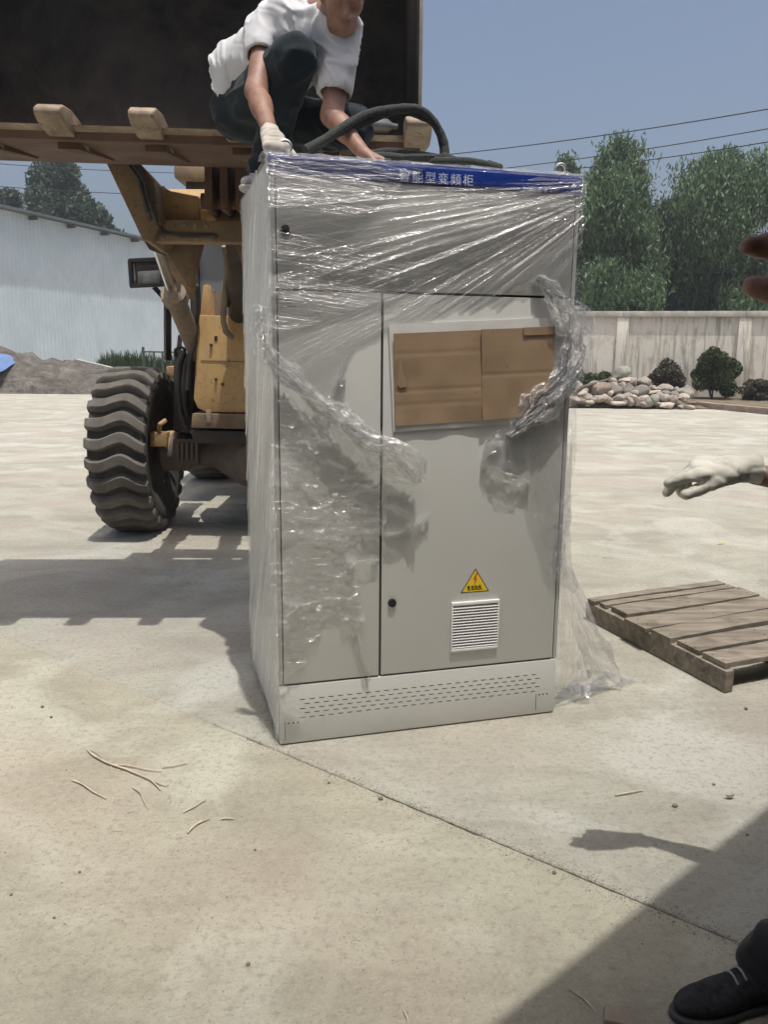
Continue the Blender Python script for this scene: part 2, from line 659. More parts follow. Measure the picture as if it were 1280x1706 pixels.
def film(name, haze_lo, haze_hi, gloss, bscale, bstr, rough=0.10, cap=0.35, crumple=0.0, tint=(0.80, 0.80, 0.80)):
    """thin stretch film: mostly clear, milky where it is bunched, with glossy wrinkles; crumple adds sharp creases"""
    k = NT(name)
    t = k.t
    uv = k.n('UVMap')
    mp = k.n('Mapping')
    t.links.new(uv.outputs[0], mp.inputs[0])
    n1 = k.noise(mp.outputs[0], bscale, 5, 0.62, 0.15)
    n2 = k.noise(mp.outputs[0], bscale * 0.27, 4, 0.6, 0.2)
    hz = k.n('Attribute', attribute_name='haze')
    st = k.ramp(n1, [(0.38, haze_lo), (0.72, haze_hi)])
    h = k.math('ADD', n1, k.math('MULTIPLY', n2, 1.3))
    if crumple:
        rg = k.n('TexNoise', noise_type='RIDGED_MULTIFRACTAL')
        t.links.new(mp.outputs[0], rg.inputs['Vector'])
        rg.inputs['Scale'].default_value = bscale * 0.42
        rg.inputs['Detail'].default_value = 4
        rg.inputs['Roughness'].default_value = 0.75
        rg.inputs['Distortion'].default_value = 0.4
        try:
            rg.normalize = True
        except Exception:
            pass
        cr_ = k.ramp(rg.outputs[0], [(0.30, 0.0), (0.85, 1.0)])
        h = k.math('ADD', h, k.math('MULTIPLY', cr_, crumple))
        st = k.math('ADD', st, k.math('MULTIPLY', k.ramp(rg.outputs[0], [(0.62, 0.0), (0.92, 1.0)]), haze_hi * 0.9))
    st2 = k.ramp(n2, [(0.35, 0.35), (0.7, 1.25)])
    hf = k.math('MULTIPLY', k.math('MULTIPLY', st, st2), hz.outputs['Fac'], True)
    nrm = k.bump(h, 1.0, 0.01)
    wr = k.ramp(k.noise(mp.outputs[0], bscale * 0.16, 3, 0.5, 0.3), [(0.36, bstr * 0.0012), (0.66, bstr * 0.01)])
    t.links.new(wr, nrm.node.inputs['Distance'])
    tr = k.n('BsdfTransparent')
    tr.inputs[0].default_value = (0.97, 0.97, 0.97, 1)
    df = k.n('BsdfDiffuse')
    df.inputs[0].default_value = (*tint, 1)
    tl = k.n('BsdfTranslucent')
    tl.inputs[0].default_value = (*tint, 1)
    mx = k.n('MixShader')
    mx.inputs[0].default_value = 0.45
    t.links.new(df.outputs[0], mx.inputs[1])
    t.links.new(tl.outputs[0], mx.inputs[2])
    m1 = k.n('MixShader')
    t.links.new(hf, m1.inputs[0])
    t.links.new(tr.outputs[0], m1.inputs[1])
    t.links.new(mx.outputs[0], m1.inputs[2])
    gl = k.n('BsdfGlossy')
    gl.inputs['Color'].default_value = (1, 1, 1, 1)
    gl.inputs['Roughness'].default_value = rough
    t.links.new(nrm, gl.inputs['Normal'])
    fr = k.n('Fresnel')
    fr.inputs['IOR'].default_value = 1.5
    t.links.new(nrm, fr.inputs['Normal'])
    gf = k.math('MINIMUM', k.math('MULTIPLY', fr.outputs[0], gloss, True), cap)
    m2 = k.n('MixShader')
    t.links.new(gf, m2.inputs[0])
    t.links.new(m1.outputs[0], m2.inputs[1])
    t.links.new(gl.outputs[0], m2.inputs[2])
    t.links.new(m2.outputs[0], k.out.inputs[0])
    t.nodes.remove(k.b)
    return k.m


M['film'] = film('stretch_film_taut', 0.03, 0.22, 2.4, 12.0, 1.8, 0.10, 0.42)
M['film_side'] = film('stretch_film_side', 0.05, 0.42, 1.6, 16.0, 2.0, 0.13, 0.4)
M['film_trail'] = film('stretch_film_trailing', 0.14, 0.52, 2.0, 26.0, 2.6, 0.10, 0.45, 1.6)
M['film_loose'] = film('stretch_film_loose', 0.05, 0.24, 2.0, 24.0, 3.2, 0.09, 0.30, 2.2)
M['film_rope'] = film('stretch_film_bunched', 0.14, 0.55, 2.4, 30.0, 3.0, 0.10, 0.45, 1.8)

# ---- loader
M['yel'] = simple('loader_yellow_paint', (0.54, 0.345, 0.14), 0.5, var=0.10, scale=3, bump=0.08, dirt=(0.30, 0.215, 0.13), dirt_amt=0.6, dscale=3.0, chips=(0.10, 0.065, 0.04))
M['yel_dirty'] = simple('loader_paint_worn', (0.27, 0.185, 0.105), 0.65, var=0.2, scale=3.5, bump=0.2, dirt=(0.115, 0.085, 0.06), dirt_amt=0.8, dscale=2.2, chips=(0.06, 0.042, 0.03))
M['rust'] = simple('rusty_steel', (0.115, 0.066, 0.045), 0.75, var=0.35, scale=5, bump=0.4, bscale=30, dirt=(0.10, 0.065, 0.045), dirt_amt=0.8, dscale=3)
M['lip'] = simple('worn_bright_lip', (0.34, 0.27, 0.20), 0.6, 0.1, var=0.25, scale=9, bump=0.3, dirt=(0.19, 0.135, 0.09), dirt_amt=0.8, dscale=6, chips=(0.10, 0.06, 0.04))
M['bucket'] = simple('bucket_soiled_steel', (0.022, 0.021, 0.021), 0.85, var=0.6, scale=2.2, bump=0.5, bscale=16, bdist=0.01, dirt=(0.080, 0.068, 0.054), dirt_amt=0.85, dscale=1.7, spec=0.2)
M['dark_metal'] = simple('dark_greasy_metal', (0.03, 0.028, 0.026), 0.55, 0.2, var=0.4, scale=7, bump=0.3, dirt=(0.10, 0.08, 0.06), dirt_amt=0.6, dscale=4)
M['axle'] = simple('axle_mud_brown', (0.11, 0.085, 0.075), 0.8, var=0.3, scale=5, bump=0.4, dirt=(0.20, 0.16, 0.125), dirt_amt=0.6, dscale=3)
M['chrome'] = simple('cylinder_rod_chrome', (0.60, 0.58, 0.56), 0.22, 1.0, var=0.1)
M['cyl'] = simple('cylinder_dusty', (0.22, 0.175, 0.13), 0.7, var=0.3, scale=8, bump=0.3)
M['hose'] = simple('rubber_hose', (0.035, 0.035, 0.037), 0.6, var=0.3, dirt=(0.12, 0.10, 0.08), dirt_amt=0.5, dscale=6)
M['glass'] = simple('cab_glass', (0.17, 0.18, 0.185), 0.10, 0.0, var=0.2, scale=1.2, bump=0, spec=0.9)
M['lens'] = simple('lamp_lens', (0.22, 0.21, 0.20), 0.25, 0.3, var=0.2)


def rubber():
    k = NT('tyre_rubber')
    v = k.coord()
    n1 = k.noise(v, 6, 6, 0.65)
    c = k.ramp(n1, [(0.32, (0.032, 0.03, 0.027)), (0.55, (0.06, 0.055, 0.048)), (0.75, (0.10, 0.092, 0.08))])
    c = k.mixc(k.ramp(k.noise(v, 60, 4), [(0.55, 0.0), (0.75, 0.5)]), c, (0.03, 0.028, 0.026))
    k.set(Base_Color=c, Roughness=0.88)
    k.set(Normal=k.bump(k.noise(v, 45, 6, 0.65), 0.4, 0.006))
    return k.m


M['tyre'] = rubber()
M['tread'] = simple('tread_dusty_rubber', (0.15, 0.14, 0.122), 0.9, var=0.25, scale=7, bump=0.45, bscale=50, bdist=0.005, dirt=(0.09, 0.08, 0.068), dirt_amt=0.7, dscale=6)
M['tyre'] = M['tyre']

# ---- wood, stone, wall
def wood():
    k = NT('weathered_pallet_wood')
    v = k.coord('Object', (1.2, 9, 9))
    oi = k.n('ObjectInfo')
    ad = k.n('VectorMath', operation='ADD')
    k.t.links.new(v, ad.inputs[0])
    sc = k.n('VectorMath', operation='SCALE')
    k.t.links.new(oi.outputs['Location'], sc.inputs[0])
    sc.inputs['Scale'].default_value = 7.0
    k.t.links.new(sc.outputs[0], ad.inputs[1])
    n1 = k.noise(ad.outputs[0], 2.2, 8, 0.65, 0.6)
    n2 = k.noise(k.coord(), 1.6, 5)
    c = k.ramp(n1, [(0.28, (0.075, 0.058, 0.04)), (0.48, (0.185, 0.158, 0.12)), (0.72, (0.32, 0.285, 0.225))])
    c = k.mixc(k.ramp(n2, [(0.4, 0.0), (0.65, 0.4)]), c, (0.22, 0.19, 0.145))
    c = k.mixc(k.ramp(k.noise(k.coord(), 5, 5), [(0.55, 0.0), (0.70, 0.7)]), c, (0.09, 0.075, 0.055))
    k.set(Base_Color=c, Roughness=0.88)
    k.set(Normal=k.bump(n1, 0.5, 0.004))
    return k.m


M['wood'] = wood()


def stone(name, col):
    return simple(name, col, 0.85, var=0.22, scale=4, bump=0.35, bscale=18, bdist=0.01, dirt=tuple(x * 0.62 for x in col), dirt_amt=0.5, dscale=5)


STONE = {'grey': stone('stone_grey', (0.33, 0.295, 0.245)), 'pale': stone('stone_pale', (0.46, 0.405, 0.335)),
         'red': stone('stone_reddish', (0.335, 0.28, 0.24)), 'brown': stone('stone_brown', (0.25, 0.195, 0.15)),
         'green': stone('stone_greenish', (0.28, 0.28, 0.23)), 'dark': stone('stone_dark', (0.22, 0.20, 0.175))}


def wall_mat():
    k = NT('stained_wall_render')
    v = k.coord()
    c = k.ramp(k.noise(v, 0.9, 5), [(0.3, (0.66, 0.61, 0.52)), (0.7, (0.74, 0.69, 0.60))])
    vr = k.coord('Object', (2.6, 2.6, 0.22))
    run = k.noise(vr, 2.6, 7, 0.68, 0.1)
    c = k.mixc(k.ramp(run, [(0.50, 0.0), (0.59, 0.55), (0.72, 0.8)]), c, (0.23, 0.215, 0.15))
    c = k.mixc(k.ramp(k.noise(v, 1.3, 6, 0.7), [(0.54, 0.0), (0.70, 0.6)]), c, (0.27, 0.265, 0.165))
    k.set(Base_Color=c, Roughness=0.92)
    k.set(Normal=k.bump(k.noise(v, 22, 6), 0.25, 0.01))
    return k.m


M['wall'] = wall_mat()
M['wallcap'] = simple('wall_cap_concrete', (0.50, 0.48, 0.43), 0.9, var=0.2, scale=3, bump=0.3, dirt=(0.25, 0.235, 0.18), dirt_amt=0.5, dscale=2)
M['kerb'] = simple('kerb_concrete', (0.30, 0.235, 0.185), 0.9, var=0.25, scale=4, bump=0.3)
M['sheet'] = simple('blue_white_sheet_steel', (0.50, 0.56, 0.60), 0.45, var=0.06, scale=0.6, bump=0.03, dirt=(0.36, 0.42, 0.45), dirt_amt=0.35, dscale=0.35)
M['roofsheet'] = simple('roof_sheet', (0.10, 0.115, 0.12), 0.6, var=0.2, scale=1)
M['purlin'] = simple('purlin_steel', (0.06, 0.065, 0.07), 0.7, var=0.2)
M['mound'] = simple('earth_heap', (0.175, 0.16, 0.138), 0.95, var=0.5, scale=3.2, bump=1.0, bscale=4, bdist=0.35, dirt=(0.09, 0.075, 0.06), dirt_amt=0.7, dscale=1.2)
M['tarp'] = simple('blue_tarp', (0.12, 0.19, 0.37), 0.45, var=0.15, scale=2, bump=0.3, bscale=6)
M['rail'] = simple('railing_dark_paint', (0.035, 0.045, 0.045), 0.6, var=0.2)
M['cable'] = simple('cable_black', (0.012, 0.012, 0.014), 0.7, var=0.2, bump=0)
M['twig'] = simple('dry_twig', (0.44, 0.385, 0.29), 0.85, var=0.25, scale=20, bump=0.3, bscale=120)
M['pebble'] = simple('pebble', (0.17, 0.145, 0.115), 0.9, var=0.4, scale=30, bump=0.4, bscale=80)
M['leafy'] = simple('fallen_leaf_yellow', (0.55, 0.50, 0.10), 0.7, var=0.15, bump=0.1)


def leafmat(name, lo, hi):
    k = NT(name)
    g = k.n('NewGeometry')
    c = k.ramp(g.outputs['Random Per Island'], [(0.0, lo), (1.0, hi)])
    n = k.noise(k.coord(), 0.45, 3)
    c = k.mixc(k.ramp(n, [(0.35, 0.0), (0.65, 0.5)]), c, tuple(x * 0.6 for x in lo))
    k.set(Base_Color=c, Roughness=0.55)
    k.b.inputs['Specular IOR Level'].default_value = 0.3
    tl = k.n('BsdfTranslucent')
    k.t.links.new(c, tl.inputs[0])
    mx = k.n('MixShader')
    mx.inputs[0].default_value = 0.25
    k.t.links.new(k.b.outputs[0], mx.inputs[1])
    k.t.links.new(tl.outputs[0], mx.inputs[2])
    k.t.links.new(mx.outputs[0], k.out.inputs[0])
    return k.m


M['leaf_w'] = leafmat('leaves_willow', (0.072, 0.130, 0.064), (0.175, 0.255, 0.125))
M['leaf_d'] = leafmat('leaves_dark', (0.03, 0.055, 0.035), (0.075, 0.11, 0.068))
M['leaf_l'] = leafmat('leaves_far', (0.032, 0.062, 0.04), (0.085, 0.125, 0.078))
M['leaf_b'] = leafmat('leaves_bush', (0.045, 0.07, 0.025), (0.115, 0.145, 0.055))
M['leaf_r'] = leafmat('leaves_dry_bush', (0.075, 0.072, 0.05), (0.14, 0.135, 0.09))
M['grassy'] = leafmat('weeds_green', (0.05, 0.095, 0.035), (0.13, 0.19, 0.075))
M['bark'] = simple('bark', (0.11, 0.095, 0.075), 0.9, var=0.3, scale=9, bump=0.6, bscale=20, bdist=0.02)

# ---- people
def skin(name, col):
    k = NT(name)
    v = k.coord()
    c = k.ramp(k.noise(v, 19, 6, 0.65), [(0.34, tuple(x * 0.72 for x in col)), (0.66, tuple(x * 1.15 for x in col))])
    c = k.mixc(k.ramp(k.noise(v, 70, 3), [(0.58, 0.0), (0.72, 0.4)]), c, tuple(x * 0.6 for x in col))
    k.set(Base_Color=c, Roughness=0.55, Subsurface_Weight=0.12)
    k.b.inputs['Subsurface Radius'].default_value = (0.012, 0.005, 0.003)
    k.b.inputs['Subsurface Scale'].default_value = 1.0
    k.set(Normal=k.bump(k.math('ADD', k.noise(v, 160, 4), k.math('MULTIPLY', k.noise(v, 22, 4), 3.0)), 0.35, 0.002))
    return k.m


def cloth(name, col, var=0.1, weave=500, bump=0.2, fold=0.0):
    k = NT(name)
    v = k.coord()
    c = k.ramp(k.noise(v, 9, 5), [(0.3, tuple(x * (1 - var) for x in col)), (0.7, tuple(min(1, x * (1 + var)) for x in col))])
    k.set(Base_Color=c, Roughness=0.9)
    k.b.inputs['Specular IOR Level'].default_value = 0.2
    k.b.inputs['Sheen Weight'].default_value = 0.1
    h = k.noise(v, weave, 2)
    if fold:
        mp2 = k.n('Mapping')                       # creases run across the bent back and the limbs
        k.t.links.new(k.coord('Object', (1, 1, 1), (0, math.radians(-36), 0)), mp2.inputs[0])
        mp2.inputs['Scale'].default_value = (0.34, 0.34, 1.25)
        rg = k.n('TexNoise', noise_type='RIDGED_MULTIFRACTAL')
        k.t.links.new(mp2.outputs[0], rg.inputs['Vector'])
        rg.inputs['Scale'].default_value = fold
        rg.inputs['Detail'].default_value = 2
        rg.inputs['Roughness'].default_value = 0.5
        rg.inputs['Distortion'].default_value = 0.5
        h = k.math('ADD', k.math('MULTIPLY', h, 0.02), rg.outputs[0])
    k.set(Normal=k.bump(h, bump, 0.03 if fold else 0.001))
    return k.m


M['skin'] = skin('skin_tanned', (0.28, 0.152, 0.105))
M['skin_d'] = skin('skin_brown', (0.20, 0.105, 0.072))
M['shirt'] = cloth('white_cotton', (0.56, 0.56, 0.565), 0.08, 600, 0.45, 13.0)
M['jeans'] = cloth('dark_denim', (0.014, 0.022, 0.028), 0.25, 700, 0.35, 10.0)
M['trouser'] = cloth('black_trouser', (0.012, 0.012, 0.013), 0.2, 600, 0.3, 9.0)
M['greyshirt'] = cloth('grey_workshirt', (0.09, 0.095, 0.11), 0.15, 600, 0.3, 9.0)
M['glove_knit'] = cloth('knit_glove', (0.46, 0.43, 0.37), 0.2, 240, 0.7)
M['glove_canvas'] = cloth('canvas_glove', (0.46, 0.44, 0.375), 0.28, 420, 0.2, 24.0)
M['glove_palm'] = cloth('glove_dark_lining', (0.16, 0.15, 0.125), 0.15, 420, 0.3)
M['hair'] = simple('black_hair', (0.012, 0.011, 0.010), 0.45, var=0.3, scale=60, bump=0.5, bscale=160)
M['shoe'] = simple('black_shoe', (0.012, 0.012, 0.014), 0.85, var=0.3, scale=20, bump=0.5, bscale=180, bdist=0.002, dirt=(0.05, 0.05, 0.052), dirt_amt=0.6, dscale=48, spec=0.25)
M['sole'] = simple('shoe_sole', (0.03, 0.03, 0.03), 0.7, var=0.2)
M['lace'] = simple('grey_lace', (0.22, 0.22, 0.22), 0.8, var=0.1)
M['sneaker'] = simple('pale_sneaker', (0.40, 0.39, 0.39), 0.7, var=0.15)


def sling_mat():
    k = NT('green_woven_sling')
    v = k.coord('Object', (1, 1, 1))
    n = k.noise(v, 130, 5, 0.75)
    c = k.ramp(n, [(0.3, (0.014, 0.018, 0.017)), (0.55, (0.038, 0.044, 0.040)), (0.72, (0.13, 0.132, 0.118))])
    k.set(Base_Color=c, Roughness=0.9)
    k.set(Normal=k.bump(n, 0.8, 0.006))
    return k.m


M['sling'] = sling_mat()
# ================================================================== SETTING
# ---- ground: a sheet of sub-base with two concrete slabs on it, parted by an open joint
gb = MB()
gb.add([(-400, -400, -0.035), (400, -400, -0.035), (400, 400, -0.035), (-400, 400, -0.035)], [(0, 1, 2, 3)])
ground = tag(gb.build('ground', M['joint'], sm=None), kind='structure')
ja, jb = G(287, 1177), G(1250, 1577)
jd = (jb - ja).normalized()
jn = Vector((-jd.y, jd.x, 0))              # towards the far slab
if jn.y < 0: jn = -jn


def slab(side, mat):
    ts = np.concatenate([[-300, -40, -12], np.arange(-4.5, 4.5, 0.012), [8, 30, 300]])
    near = np.abs(ts) < 5
    jag = 0.0035 + 0.006 * np.clip(fbm(ts * 6, ts * 0 + side * 9, seed=3), -0.4, 1) + 0.004 * np.abs(noise(ts * 28, ts * 0, seed=5))
    chip = np.where(noise(ts * 4.0, ts * 0 + side * 3.1, seed=8) > 0.62, 0.016 * np.abs(noise(ts * 20, ts * 0, seed=9)), 0)
    tv = (G(270, 1168) - ja).dot(jd)
    opn = np.clip((ts - tv) / 1.6, 0.0, 1) * .85 + .15
    opn = np.where(ts < tv, 0, opn)
    jag = np.where(near, (jag + chip) * opn * .5, 0.0)
    P = lambda t, d, z: ja + jd * t + jn * (side * d) + Vector((0, 0, z))
    vs, fs = [], []
    for t, j in zip(ts, jag):
        vs += [P(t, j, -0.034), P(t, j, -0.004 if abs(t) < 5 else 0), P(t, j + 0.006, 0), P(t, 0.12, 0), P(t, 300, 0)]
    for i in range(len(ts) - 1):
        for k in range(4):
            a = i * 5 + k
            q = (a, a + 1, a + 6, a + 5)
            fs.append(q if side > 0 else q[::-1])
    m = MB().add(vs, fs)
    o = m.build('slab', mat, ground, sm=None)
    return o


slab(-1, M['conc_a'])
slab(1, M['conc_b'])

# ---- the roof whose edge shades the right foreground
up_ = lambda v, z: Vector((v[0], v[1], z))


def roof():
    g1, g2 = G(1280, 1352), G(838, 1706)
    z = 3.6
    k = z / -SUN_D.z
    e1 = Vector((g1.x - SUN_D.x * k, g1.y - SUN_D.y * k, z))
    e2 = Vector((g2.x - SUN_D.x * k, g2.y - SUN_D.y * k, z))
    d = (e1 - e2).normalized()
    n = Vector((d.y, -d.x, 0))
    r = thing('loading_shed', 'unseen loading shed with an added back wall beside the camera, whose roof edge shades the right foreground', 'shed', (e1.x, e1.y, 0))
    m = MB()
    a, b = e1 - d * 14, e1 + d * 14
    m.hexa([a, b, b + n * 7, a + n * 7, a + Vector((0, 0, .06)), b + Vector((0, 0, .06)), b + n * 7 + Vector((0, 0, .9)), a + n * 7 + Vector((0, 0, .9))])
    m.build('roof_sheet', M['roofsheet'], r, sm=None)
    m = MB().bar(a + n * .15 - Vector((0, 0, .12)), b + n * .15 - Vector((0, 0, .12)), .2, .22)
    m.build('edge_beam', M['purlin'], r, sm=None)
    wa, wb = a + n * 4.2, b + n * 4.2
    MB().hexa([up_(q, 0) for q in (wa, wb, wb + n * .2, wa + n * .2)] + [up_(q, z - .01) for q in (wa, wb, wb + n * .2, wa + n * .2)]).build('added_back_wall', M['axle'], r, sm=None)  # unseen wall added to block sky light and deepen the shade
    for t in (11.5, 5.0):
        p = e1 + d * t + n * 1.2
        MB().bar((p.x, p.y, 0), (p.x, p.y, z - .01), .2, .2).build('post', M['purlin'], r, sm=None)


roof()

# ---- stained boundary wall on the right
def yfor(px, py, z):
    d = ray(px, py)
    return d.y * (z - CAM_H) / d.z


WZ = 2.95
w1 = U(975, 519, yfor(975, 519, WZ))
w2 = U(1280, 518.5, yfor(1280, 518.5, WZ))
w1.z = w2.z = 0
wd = (w2 - w1).normalized()
wn = Vector((wd.y, -wd.x, 0))               # towards the camera


def wall_t(px):                              # distance along the wall seen at px (eye height)
    d = ray(px, 560)
    # solve EYE+d*s = w1 + wd*t in plan
    den = d.x * wd.y - d.y * wd.x
    s = (w1.x * wd.y - w1.y * wd.x) / den
    return ((d * s) - w1).dot(wd)


tp1, tp2 = wall_t(1037), wall_t(1239)
span = tp2 - tp1
bw = thing('boundary_wall', 'rain stained cream boundary wall with pilasters and a concrete cap', 'wall', (w1.x, w1.y, 0), math.atan2(wd.y, wd.x))
R_ = ROOT[bw.name]
pil = [tp1 + span * i for i in range(-4, 6)]
for i, t in enumerate(pil):
    MB().box((t - .19, -.19, 0), (t + .19, .12, WZ - .19), R_).build('pilaster', M['wall'], bw, 0.012)
    if i < len(pil) - 1:
        MB().box((t + .19, -.10, 0), (pil[i + 1] - .19, .10, WZ - .19), R_).build('panel', M['wall'], bw, sm=None)
        MB().box((t + .004, -.22, WZ - .19), (pil[i + 1] - .004, .22, WZ), R_).build('cap_stone', M['wallcap'], bw, 0.015)

# planting bed and kerb along the wall
ka, kb = G(1160, 679), G(1280, 691)
kd = (kb - ka).normalized()
kn = Vector((kd.y, -kd.x, 0))
k0, k1 = ka, kb + kd * 8
kerb = thing('kerb', 'low brown concrete kerb edging the planting bed below the stained wall', 'kerb', (ka.x, ka.y, 0))
L = (k1 - k0).length
nk = int(L / 1.0)
for i in range(nk):
    a = k0 + kd * (L * i / nk + .006)
    b = k0 + kd * (L * (i + 1) / nk - .006)
    MB().hexa([a, b, b - kn * .18, a - kn * .18, a + Vector((0, 0, .17)), b + Vector((0, 0, .17)), b - kn * .18 + Vector((0, 0, .175)), a - kn * .18 + Vector((0, 0, .175))]).build('kerb_stone', M['kerb'], kerb, 0.012)
sb = MB()
q0, q1 = w1 - wd * 16, w2 + wd * 9
kz = Vector((0, 0, .12))
ks = k0 - kn * .19
sb.hexa([ks, k1 - kn * .19, q1, ks.lerp(q0, .5) if False else w1 - wd * 2, ks + kz, k1 - kn * .19 + kz, q1 + kz * 1.6, w1 - wd * 2 + kz * 1.6])
tag(sb.build('planting_bed_ground', M['soil'], sm=None), kind='structure')

# ---- leaf clouds
def leaf_mesh(name, cen, size, droop, aspect=2.6, seed=1):
    """one small quad per leaf spray"""
    r = np.random.default_rng(seed)
    n = len(cen)
    ax = r.normal(size=(n, 3))
    ax[:, 2] -= droop
    ax /= np.linalg.norm(ax, axis=1)[:, None]
    b = np.cross(ax, r.normal(size=(n, 3)))
    b /= np.linalg.norm(b, axis=1)[:, None]
    s = size * r.uniform(0.6, 1.4, n)[:, None]
    a = ax * s * aspect / 2
    b = b * s / 2
    V = np.stack([cen - a, cen + b - a * .1, cen + a, cen - b - a * .1], 1).reshape(-1, 3)
    F = np.arange(4 * n).reshape(-1, 4)
    return np_mesh(name, V, F)


def tree(name, label, base, height, rad, n, lm, size, droop, seed, trunk_r=.16, low=.18, group=None, lobes=None, weep=0.0):
    r = np.random.default_rng(seed)
    t = thing(name, label, 'tree', tuple(base), 0, group)
    bx, by, bz = base
    m = MB()
    lean = r.normal(size=2) * .25
    pts = [(bx + lean[0] * q ** 1.5, by + lean[1] * q ** 1.5, bz + height * .8 * q) for q in np.linspace(0, 1, 7)]
    m.tube(pts, [trunk_r * (1 - .8 * q) for q in np.linspace(0, 1, 7)], 8)
    ends = []
    for i in range(14):
        q = r.uniform(.25, .95)
        p = Vector(pts[0]).lerp(Vector(pts[-1]), q)
        an = r.uniform(0, 2 * math.pi)
        ln = rad * r.uniform(.5, .95) * (1.15 - .6 * q)
        e = p + Vector((math.cos(an) * ln, math.sin(an) * ln, ln * r.uniform(.5, 1.3)))
        mid = p.lerp(e, .5) + Vector((0, 0, -.08 * ln))
        m.tube([p, mid, e], [trunk_r * .35, trunk_r * .22, .015], 6)
        ends.append(e)
    m.build('trunk', M['bark'], t, sm=40)
    # clumps
    nc = lobes or 46
    cl = []
    for e in ends:
        cl.append((np.array(e), rad * r.uniform(.28, .45)))
    while len(cl) < nc:
        q = r.uniform(low, 1.0)
        prof = math.sin(min(1, (q - low) / (1 - low) * .82 + .2) * math.pi) ** .7
        an, rr = r.uniform(0, 2 * math.pi), rad * prof * math.sqrt(r.uniform(0, 1))
        cl.append((np.array((bx + lean[0] * q + rr * math.cos(an), by + lean[1] * q + rr * math.sin(an), bz + height * q * .97)), rad * (r.uniform(.14, .33) if weep else r.uniform(.20, .42))))
    wgt = np.array([c[1] ** 2.2 for c in cl])
    wgt /= wgt.sum()
    pick = r.choice(len(cl), n, p=wgt)
    d = r.normal(size=(n, 3))
    d /= np.linalg.norm(d, axis=1)[:, None]
    rr = r.uniform(0.25, 1, n) ** .5
    C_ = np.array([c[0] for c in cl])[pick]
    R2 = np.array([c[1] for c in cl])[pick]
    off = d * (rr * R2)[:, None]
    off[:, 2] *= 1.15
    if weep:                                            # hanging sprays: stretch downwards in strands
        off[:, 2] -= weep * R2 * r.uniform(0, 1, n) ** 2
        st = r.integers(0, 60, n)
        sa = r.normal(size=(len(cl), 60, 2)) * .5
        off[:, :2] = off[:, :2] * .45 + sa[pick, st] * R2[:, None]
    P = C_ + off
    P = P[P[:, 2] > bz + height * low * .6]
    lme = leaf_mesh('crown', P, size, droop, 3.4 if weep else 2.4, seed=seed)
    link('crown', lme, lm, t, True)
    return t


def tw(px, y):                                          # plan position seen at px
    p = U(px, 580, y)
    return (p.x, p.y, 0.0)


def zat(px, py, y):
    return U(px, py, y).z


tree('willow_tree', 'tall drooping grey-green tree just right of the wrapped cabinet above the wall', tw(1010, 38), zat(1000, 226, 38), 2.35, 36000, M['leaf_w'], .075, 2.2, 21, .17, weep=.9, group='willow-like trees behind the boundary wall')
tree('willow_tree', 'narrow tree showing its top behind the cabinet corner, left of the tall drooping one', tw(940, 41), zat(945, 262, 41), 1.7, 20000, M['leaf_w'], .075, 2.2, 26, .13, weep=.9, group='willow-like trees behind the boundary wall')
tree('willow_tree', 'broad drooping tree with the double top behind the middle pilaster of the wall', tw(1195, 39), zat(1190, 216, 39), 2.75, 42000, M['leaf_w'], .075, 2.2, 33, .2, weep=.9, group='willow-like trees behind the boundary wall')
tree('willow_tree', 'drooping tree cut by the right edge of the photograph', tw(1300, 38), zat(1290, 236, 38), 2.5, 32000, M['leaf_w'], .075, 2.2, 45, .18, weep=.9, group='willow-like trees behind the boundary wall')
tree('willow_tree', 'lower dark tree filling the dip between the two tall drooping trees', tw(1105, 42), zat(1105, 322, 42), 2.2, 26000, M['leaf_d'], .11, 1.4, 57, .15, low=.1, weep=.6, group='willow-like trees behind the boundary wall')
# dark undergrowth right behind the wall
def thicket(name, label, pxs, y, h, n, seed, depth=2.5):
    r = np.random.default_rng(seed)
    a, b = U(pxs[0], 580, y), U(pxs[1], 580, y)
    t = r.uniform(0, 1, n)
    x = a.x + (b.x - a.x) * t
    yy = y + r.uniform(-depth / 2, depth / 2, n)
    hz = h * (.72 + .28 * noise(x * .9, yy * .4, seed=seed))
    z = hz * r.uniform(0.0, 1, n) ** .75
    o = link(name, leaf_mesh(name, np.stack([x, yy, z], 1), .20, .4, 1.8, seed), M['leaf_d'])
    return tag(o, label, 'undergrowth', kind='stuff')


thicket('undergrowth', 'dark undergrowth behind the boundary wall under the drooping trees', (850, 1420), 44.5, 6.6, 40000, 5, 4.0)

# shrubs in the bed
def shrub(label, px, py, wpx, hpx, y, mat, n, seed):
    r = np.random.default_rng(seed)
    b = U(px, py + hpx / 2, y)
    dep = y * .985
    rx, rz = wpx / 2 / F_PX * dep, hpx / 2 / F_PX * dep
    t = thing('bush', label, 'bush', (b.x, y, .12))
    m = MB()
    for i in range(7):
        an = r.uniform(0, 6.28)
        m.tube([(b.x, y, .1), (b.x + math.cos(an) * rx * .5, y + math.sin(an) * rx * .5, .12 + rz * r.uniform(.8, 1.5))], [.022, .008], 5)
    m.build('stem', M['bark'], t, sm=40)
    cl = []
    for i in range(30):
        d = r.normal(size=3)
        d /= np.linalg.norm(d)
        q = r.uniform(.35, .95)
        cl.append(((b.x + d[0] * rx * q, y + d[1] * rx * q, .12 + rz + d[2] * rz * q), r.uniform(.18, .42)))
    k = r.integers(0, len(cl), n)
    d = r.normal(size=(n, 3))
    d /= np.linalg.norm(d, axis=1)[:, None]
    s = np.array([c[1] for c in cl])[k] * r.uniform(.4, 1, n) ** .5
    P = np.array([c[0] for c in cl])[k] + d * s[:, None] * np.array([rx, rx, rz])
    P = P[P[:, 2] > .06]
    link('foliage', leaf_mesh('foliage', P, .055, -.2, 1.9, seed), mat, t, True)


